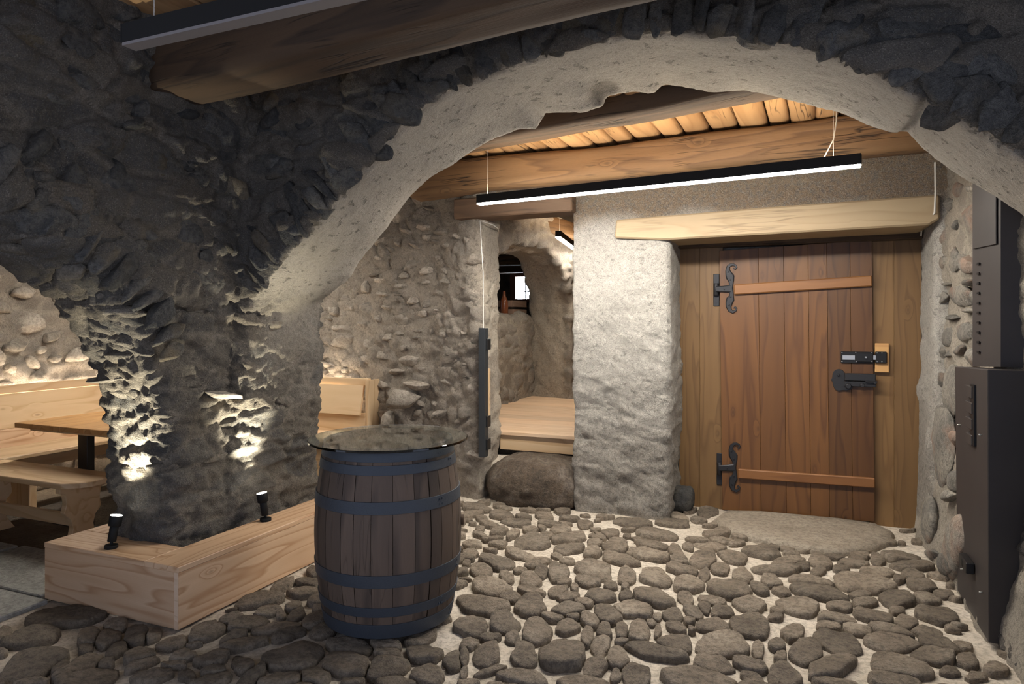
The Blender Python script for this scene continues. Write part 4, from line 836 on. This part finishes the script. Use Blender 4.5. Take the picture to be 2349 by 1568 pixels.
# ------------------------------------------------------------------ lamps
def linear_lamp(name, p0, p1, w, h, lit, up, label, cords=()):
    """p0, p1: ends of the lower edge's centre line"""
    p0, p1 = Vector(p0), Vector(p1); L = empty(name, p0); tag(L, label, 'lamp'); T = Matrix.Translation(-p0); d = (p1 - p0).normalized()
    z = Vector((0, 0, 1)); t = .004; side = d.cross(z).normalized()
    for s in (-1, 1): K_(board('lamp_side', p0 + z * (h / 2 + .005) + side * (w / 2 - t / 2) * s, p1 + z * (h / 2 + .005) + side * (w / 2 - t / 2) * s, h - .010, t, 'black_matt', None, (0, 0, 1), 0), T, L)
    K_(board('lamp_web', p0 + z * h * .6, p1 + z * h * .6, w - 2 * t, h * .45, 'black_matt', None, side, 0), T, L)
    for a, q in ((p0, 1), (p1, -1)): K_(board('end_cap', a + z * (h / 2 + .005) - d * .003 * q, a + z * (h / 2 + .005) + d * .003 * q, w, h - .010, 'black_matt', None, side, 0), T, L)
    K_(board('diffuser', p0 + z * .0055 + d * .002, p1 + z * .0055 - d * .002, w - .004, .011, lit, None, side, 0), T, L)
    if up: K_(board('upper_diffuser', p0 + z * (h - .006) + d * .05, p1 + z * (h - .006) - d * .05, w - 2 * t, .008, up, None, side, 0), T, L)
    for f, top, bend in cords:
        q = p0.lerp(p1, f) + z * h; pts = [q, q + Vector((0, 0, top - q.z))] if not bend else [q, q + Vector((.05, 0, .10)), q + Vector((.065, .0, .2)), Vector((q.x + .07, q.y, top))]
        K_(tube('suspension_cable', pts, .0012 if not bend else .0035, 'cable'), T, L)
    return L
linear_lamp('pendant_lamp', (-2.159, 4.542, 2.35), (.328, 4.223, 2.35), .055, .07, 'led', 'led_up', 'lit black linear pendant lamp hanging behind the arch', ((.03, 2.86, False), (.925, 2.86, True), (.945, 2.86, False)))
p = on(295, 111, 1, 1.62); linear_lamp('pendant_lamp', (p[0], p[1], p[2]), (p[0] + 2.4, p[1] - .02, p[2]), .055, .072, 'diff_off', None, 'unlit black linear pendant lamp below the front beam', ((.05, 3.05, False),))
p = on(1280, 545, 1, 6.5); linear_lamp('pendant_lamp', tuple(p), (p[0] - .28, p[1] + 1.7, p[2]), .055, .07, 'led_p', 'led_up', 'short lit linear lamp in the passage ceiling', ((.06, 2.82, False),))

linear_lamp('pendant_lamp', (-4.85, 3.45, 2.32), (-4.75, 5.1, 2.32), .055, .07, 'led_fill', 'led_up', 'unseen linear lamp behind the pillar, added to light the bench room', ((.06, 2.8, False), (.94, 2.98, False)))  # unseen lamp, added to brighten the bench room and its rubble wall
def spot(x, y, z, tx, ty, tz, label):
    r = empty('spot_lamp', (x, y, z)); tag(r, label, 'spotlight', 'small black spotlights on the plinth'); T = Matrix.Translation((-x, -y, -z))
    d = (Vector((tx, ty, tz)) - Vector((x, y, z + .03))).normalized(); b = Vector((x, y, z))
    K_(cyl('base', b, b + Vector((0, 0, .018)), .033, 'black_matt', None, 24), T, r)
    j = b + Vector((0, 0, .022)); K_(cyl('joint', b + Vector((0, 0, .014)), j + d * .02, .008, 'black_matt', None, 12), T, r)
    K_(cyl('stem', j + d * .012, j + d * .105, .0215, 'black_matt', None, 20), T, r)
    head = K_(cyl('head', j + d * .092, j + d * .145, .0315, 'black_matt', None, 24), T, r)
    K_(cyl('lens', j + d * .1455, j + d * .1475, .028, 'lens', None, 24), T, r)
    li = bpy.data.lights.new('spot_light', 'SPOT'); li.energy = SPOT_W; li.color = (1, .93, .72); li.spot_size = math.radians(64); li.spot_blend = 1.0; li.shadow_soft_size = .015
    lo = bpy.data.objects.new('spot_light', li); link(lo, r); lo.matrix_basis = T @ Matrix.Translation(j + d * .155) @ d.to_track_quat('-Z', 'Y').to_matrix().to_4x4()
spot(-3.33, 2.505, .304, -3.31, 2.60, .86, 'small black spotlight on the front of the wooden plinth')
spot(-2.93, 3.20, .304, -3.01, 3.17, .86, 'small black spotlight on the side of the plinth behind the barrel')

# ------------------------------------------------------------------ wooden plinth round the pillar
pl_ = empty('pillar_plinth', (-3.26, 3.2, 0)); tag(pl_, 'pale larch box plinth around the foot of the pillar', 'plinth'); T = Matrix.Translation((3.26, -3.2, 0))
X0, X1, Y0, Y1, H = -3.75, -2.765, 2.43, 4.02, .304
K_(box('front_board', (X0 + .003, Y0 + .001, .0), (X1 - .026, Y0 + .026, H - .028), 'larch', None, .002), T, pl_)
K_(box('side_board', (X1 - .026, Y0 + .004, .0), (X1 - .002, Y1, H - .028), 'larch', None, .002, 'y'), T, pl_)
K_(box('side_board', (X0 + .002, Y0 + .028, .0), (X0 + .026, Y1, H - .028), 'larch', None, .002, 'y'), T, pl_)
K_(box('back_board', (X0 + .03, Y1 - .026, .0), (X1 - .03, Y1 - .001, H - .028), 'larch', None, .002), T, pl_)
K_(box('joint_strip', (X1 - .026, Y0 + .0005, .0), (X1 - .0035, Y0 + .0035, H - .028), 'larch_end', None, 0, 'z'), T, pl_)
K_(box('top_board', (X0, Y0, H - .028), (X1 - .232, Y0 + .23, H), 'larch', None, .003), T, pl_)
K_(box('top_board', (X1 - .23, Y0, H - .028), (X1, Y1, H), 'larch', None, .003, 'y'), T, pl_)
K_(box('top_board', (X0, Y0 + .233, H - .028), (X0 + .16, Y1, H), 'larch', None, .003, 'y'), T, pl_)
K_(box('top_board', (X0 + .162, Y1 - .2, H - .028), (X1 - .232, Y1, H), 'larch', None, .003), T, pl_)

# ------------------------------------------------------------------ barrel and glass top
BX, BY, BZ, BH = -1.917, 2.969, .03, .865
br_ = empty('wine_barrel', (BX, BY, BZ)); tag(br_, 'weathered oak barrel with galvanised hoops standing on the cobbles', 'barrel')
def br_r(z): t = (z / BH - .5) * 2; return .366 - .050 * abs(t) ** 1.9
nst = 26; ang = np.cumsum(rng.uniform(.75, 1.3, nst)); ang = np.r_[0, ang] / ang[-1] * 2 * math.pi
for i in range(nst):
    zs = np.linspace(0, BH, 15); dr = rng.normal(0, .0012); prof = [(br_r(z) - .024, z) for z in zs[::-1]] + [(br_r(z) + dr, z) for z in zs]; prof.append(prof[0])
    lathe('stave', prof, 'stave', br_, 4, ang[i] + .0035, ang[i + 1] - .0035)
lathe('barrel_head', [(0, BH - .03), (.30, BH - .03)], 'stave', br_, 40); lathe('barrel_head', [(.30, .03), (0, .03)], 'stave', br_, 40)
lathe('inner_lining', [(br_r(z) - .018, z) for z in np.linspace(.02, BH - .02, 9)], 'old_dark', br_, 40)
for z0, z1 in ((.815, .868), (.757, .800), (.582, .638), (.245, .303), (.105, .150), (-.002, .066)):
    zs = np.linspace(z0, z1, 4); zs = np.r_[z0, z0 + .0012, zs[1:-1], z1 - .0012, z1]; prof = [(br_r(z1) - .002, z1), (br_r(z0) - .002, z0), (br_r(z0) + .004, z0)] + [(br_r(z) + .0055, z) for z in zs] + [(br_r(z1) + .004, z1), (br_r(z1) - .002, z1)]
    hp = lathe('hoop', prof, 'hoop', br_, 72)
    ra = rng.uniform(-.25, .35)
    for q in (-.05, .0): 
        r = br_r((z0 + z1) / 2) + .005; aa = ra + q
        for dz in (-.012, .012):
            c = Vector((r * math.cos(aa), r * math.sin(aa), (z0 + z1) / 2 + dz)); n_ = Vector((math.cos(aa), math.sin(aa), 0)); cyl('rivet', c - n_ * .002, c + n_ * .004, .005, 'hoop', hp, 8)
aa = math.radians(24); r = br_r(.46); n_ = Vector((math.cos(aa), math.sin(aa), 0)); cyl('bung', n_ * (r - .01) + Vector((0, 0, .455)), n_ * (r + .016) + Vector((0, 0, .455)), .026, 'old_dark', br_, 20)
gl = lathe('glass_top', [(0, 0), (.396, 0), (.4, .002), (.4, .010), (.396, .012), (0, .012)], 'glass', None, 96); gl.location = (BX, BY, BZ + BH + .004); tag(gl, 'round clear glass table top lying on the barrel', 'table top')
for p_ in gl.data.polygons: p_.use_smooth = False

# ------------------------------------------------------------------ sheet metal cabinet on the right wall
cb = empty('metal_cabinet', (.95, 4.1, 0)); tag(cb, 'tall tapering brown black sheet steel cabinet on the right wall', 'cabinet'); T = Matrix.Translation((-.95, -4.1, 0))
V = np.array([(.815, 3.74, .02), (.875, 3.74, .02), (1.16, 3.74, 1.275), (.81, 3.74, 1.275), (.815, 4.40, .02), (.86, 4.40, .02), (1.05, 4.44, 1.245), (.81, 4.44, 1.245)])
bm = bmesh.new(); vv = [bm.verts.new(p) for p in V]
for f in [(0, 1, 2, 3), (7, 6, 5, 4), (0, 4, 5, 1), (1, 5, 6, 2), (2, 6, 7, 3), (3, 7, 4, 0)]: bm.faces.new([vv[i] for i in f])
bmesh.ops.recalc_face_normals(bm, faces=bm.faces); bmesh.ops.bevel(bm, geom=bm.edges[:], offset=.003, segments=1, affect='EDGES'); K_(bm_obj('body', bm, 'steel'), T, cb)
def cpt(px, py, x=.81): return on(px, py, 0, x)
for ya, yb in ((4.12, 4.04),): pass
for k in range(4):
    a, b = cpt(2222, 880 + 36 * k), cpt(2236, 914 + 36 * k); K_(box('vent_flap', (.795, min(a[1], b[1]), min(a[2], b[2])), (.812, max(a[1], b[1]), max(a[2], b[2]) - .004), 'steel', None, .002), T, cb)
a, b = cpt(2231, 880), cpt(2239, 1024); K_(box('vent_slot', (.800, b[1], b[2]), (.8105, a[1], a[2]), 'black', None, .001), T, cb)
a, b = cpt(2217, 1268), cpt(2235, 1318); so = K_(box('socket', (.775, b[1], b[2]), (.812, a[1], a[2]), 'black', None, .004), T, cb)
c = (np.array([.774, (a[1] + b[1]) / 2, (a[2] + b[2]) / 2])); K_(cyl('socket_hole', (c[0] - .001, c[1], c[2]), (c[0] + .01, c[1], c[2]), .02, 'black_matt', None, 16), T, cb)
for px, py in ((2203, 974), (2252, 997), (2209, 1305), (2253, 1358)):
    p = cpt(px, py); K_(cyl('screw', (.797, p[1], p[2]), (.812, p[1], p[2]), .004, 'zinc', None, 8), T, cb)
du = empty('metal_duct', (.95, 4.05, 1.25)); tag(du, 'upright steel duct box rising above the metal cabinet', 'duct'); T = Matrix.Translation((-.95, -4.05, -1.25))
V = np.array([(.905, 3.93, 1.277), (1.15, 3.90, 1.277), (.845, 4.20, 1.262), (1.1, 4.2, 1.262)]); V = np.concatenate([V, V * np.array([1, 1, 0]) + np.array([0, 0, 2.5])])
bm = bmesh.new(); vv = [bm.verts.new(p) for p in V]
for f in [(0, 1, 3, 2), (4, 5, 7, 6), (0, 1, 5, 4), (1, 3, 7, 5), (3, 2, 6, 7), (2, 0, 4, 6)]: bm.faces.new([vv[i] for i in f])
bmesh.ops.recalc_face_normals(bm, faces=bm.faces); K_(bm_obj('duct_body', bm, 'steel'), T, du)
d_ = Vector((-.06, .27, 0)).normalized(); A = Vector((.901, 3.935, 0)); nn = Vector((-d_.y, d_.x, 0)); nn = nn if nn.x < 0 else -nn
K_(board('duct_panel', A + d_ * .02 + nn * .003 + Vector((0, 0, 2.12)), A + d_ * .25 + nn * .003 + Vector((0, 0, 2.12)), .5, .006, 'steel', None, (0, 0, 1), .002), T, du)
for k in range(10):
    c = A + d_ * .20 + nn * .003 + Vector((0, 0, 1.34 + k * .05)); K_(board('duct_slot', c - d_ * .012, c + d_ * .012, .012, .004, 'black', None, (0, 0, 1), 0), T, du)

# ------------------------------------------------------------------ upright black bar and cables
b0 = on(1098, 752, 1, 5.10); bar = empty('wall_light_bar', (b0[0] + .03, 5.10, .36)); tag(bar, 'upright black metal light bar fixed to the passage jamb', 'lamp'); T = Matrix.Translation((-(b0[0] + .03), -5.10, -.36))
K_(box('housing', (b0[0], 5.095, .375), (b0[0] + .058, 5.16, b0[2]), 'anthracite', None, .002, 'z'), T, bar)
K_(box('wood_batten', (b0[0] + .045, 5.16, .62), (b0[0] + .062, 5.20, 1.10), 'pine', None, .001, 'z'), T, bar)
for z in (.43, .62, 1.26): K_(box('clip', (b0[0] + .056, 5.12, z), (b0[0] + .070, 5.19, z + .09), 'black', None, .002, 'z'), T, bar)
c1 = on(1101, 506, 1, 5.13); c2 = on(1146, 533, 1, 5.6); o = tube('wall_cable', [(b0[0] + .03, 5.13, b0[2] - .01), (b0[0] + .028, 5.125, 1.9), (c1[0], 5.13, c1[2]), (c1[0] + .06, 5.26, c1[2] - .02), (-2.40, 5.45, 2.30), tuple(c2 + np.array([-.02, 0, 0]))], .004, 'cable'); tag(o, 'thin white cable running up from the black wall bar', 'cable')
o = tube('wall_cable', [tuple(on(2145, 372, 1, 5.14)), tuple(on(2146, 440, 1, 5.14)), tuple(on(2144, 487, 1, 5.14)), tuple(on(2138, 497, 1, 5.2)), tuple(on(2115, 515, 1, 5.5)), tuple(on(2113, 540, 1, 5.6))], .006, 'cable'); tag(o, 'grey white cable at the right end of the door lintel', 'cable')

# ------------------------------------------------------------------ benches and table behind the pillar
def corner_bench():
    r = empty('corner_bench', (-5.9, 4.4, 0)); tag(r, 'long pale pine wall bench with tall back on the left wall', 'bench'); T = Matrix.Translation((5.9, -4.4, 0))
    B = lambda *a, **k: K_(box(*a, **k), T, r)
    B('back_cap', (-6.16, 2.0, .885), (-6.13, 5.4, .955), 'pine', None, .003, 'y')
    K_(board('back_panel', (-6.10, 2.0, .74), (-6.10, 5.40, .74), .29, .025, 'pine', None, (-.16, 0, 1), .003), T, r)
    B('lower_back', (-6.06, 2.0, .44), (-6.035, 5.4, .60), 'larch', None, .003, 'y')
    B('seat', (-6.05, 2.0, .42), (-5.56, 4.88, .455), 'pine', None, .006, 'y'); B('apron', (-5.62, 2.0, .33), (-5.60, 4.88, .42), 'pine', None, .003, 'y')
    for y in (2.6, 3.55, 4.6): B('leg', (-5.95, y, -.03), (-5.66, y + .06, .42), 'pine', None, .004, 'z')
    return r
corner_bench()
r = empty('back_bench', (-4.8, 5.2, 0)); tag(r, 'pale pine wall bench on the back wall behind the barrel', 'bench'); T = Matrix.Translation((4.8, -5.2, 0))
for nm, a, b, g in (('back_cap', (-5.95, 5.395, .885), (-3.702, 5.43, .955), 'x'), ('lower_back', (-5.95, 5.33, .44), (-3.70, 5.355, .64), 'x'), ('seat', (-5.95, 4.90, .42), (-3.70, 5.35, .455), 'x'), ('end_panel', (-3.70, 5.33, -.02), (-3.665, 5.52, .945), 'z'), ('riser', (-5.95, 4.96, .02), (-3.72, 4.985, .42), 'x')):
    K_(box(nm, a, b, 'pine', None, .004, g), T, r)
K_(board('back_panel', (-5.95, 5.335, .755), (-3.735, 5.335, .755), .28, .025, 'pine', None, (0, .26, 1), .003), T, r)
o = empty('led_strip', (-6.2, 4.2, .86)); tag(o, 'warm light strip hidden behind the bench back', 'light strip'); T = Matrix.Translation((6.2, -4.2, -.86))
K_(box('left_run', (-6.135, 2.4, .86), (-6.19, 5.35, .872), 'led_b', None, 0), T, o); K_(box('back_run', (-6.0, 5.44, .86), (-3.98, 5.47, .872), 'led_b', None, 0), T, o)
r = empty('dining_table', (-4.85, 4.1, 0)); tag(r, 'wooden table with black steel legs between the benches', 'table'); T = Matrix.Translation((4.85, -4.1, 0))
for k in range(4): K_(box('top_board', (-5.30 + .25 * k, 3.22, .715), (-5.052 + .25 * k, 4.75, .752), 'table' if False else 'table', None, .003, 'y'), T, r)
for y in (3.42, 4.5):
    K_(box('leg', (-4.90, y, -.03), (-4.80, y + .06, .70), 'black', None, .003), T, r); K_(box('foot', (-5.2, y, -.03), (-4.5, y + .06, -.015), 'black', None, .002), T, r)
    K_(box('cross_rail', (-5.22, y - .14, .690), (-4.40, y + .06, .714), 'pine', None, .003), T, r)
r = empty('stool_bench', (-4.9, 3.1, 0)); tag(r, 'low pine bench with scalloped end boards in front of the table', 'bench'); T = Matrix.Translation((4.9, -3.1, 0))
K_(prism('seat', [(-5.53, 2.93), (-4.36, 2.93), (-4.28, 2.99), (-4.24, 3.06), (-4.24, 3.29), (-5.53, 3.29)], .415, .452, 'pine', None, 2, .004), T, r)
prof = [(2.955, .415), (2.955, .375), (2.99, .365), (3.0, .30), (2.985, .24), (3.0, .22), (3.03, .19), (3.045, .13), (3.03, .06), (2.99, .0), (2.97, -.03), (3.26, -.03), (3.24, .0), (3.20, .06), (3.185, .13), (3.20, .19), (3.23, .22), (3.24, .24), (3.23, .30), (3.24, .365), (3.27, .375), (3.27, .415)]
for x in (-4.45, -5.40): K_(prism('end_board', prof, x, x + .045, 'pine', None, 0, .003), T, r)
K_(box('stretcher', (-5.36, 3.09, .12), (-4.44, 3.12, .20), 'pine', None, .003), T, r)
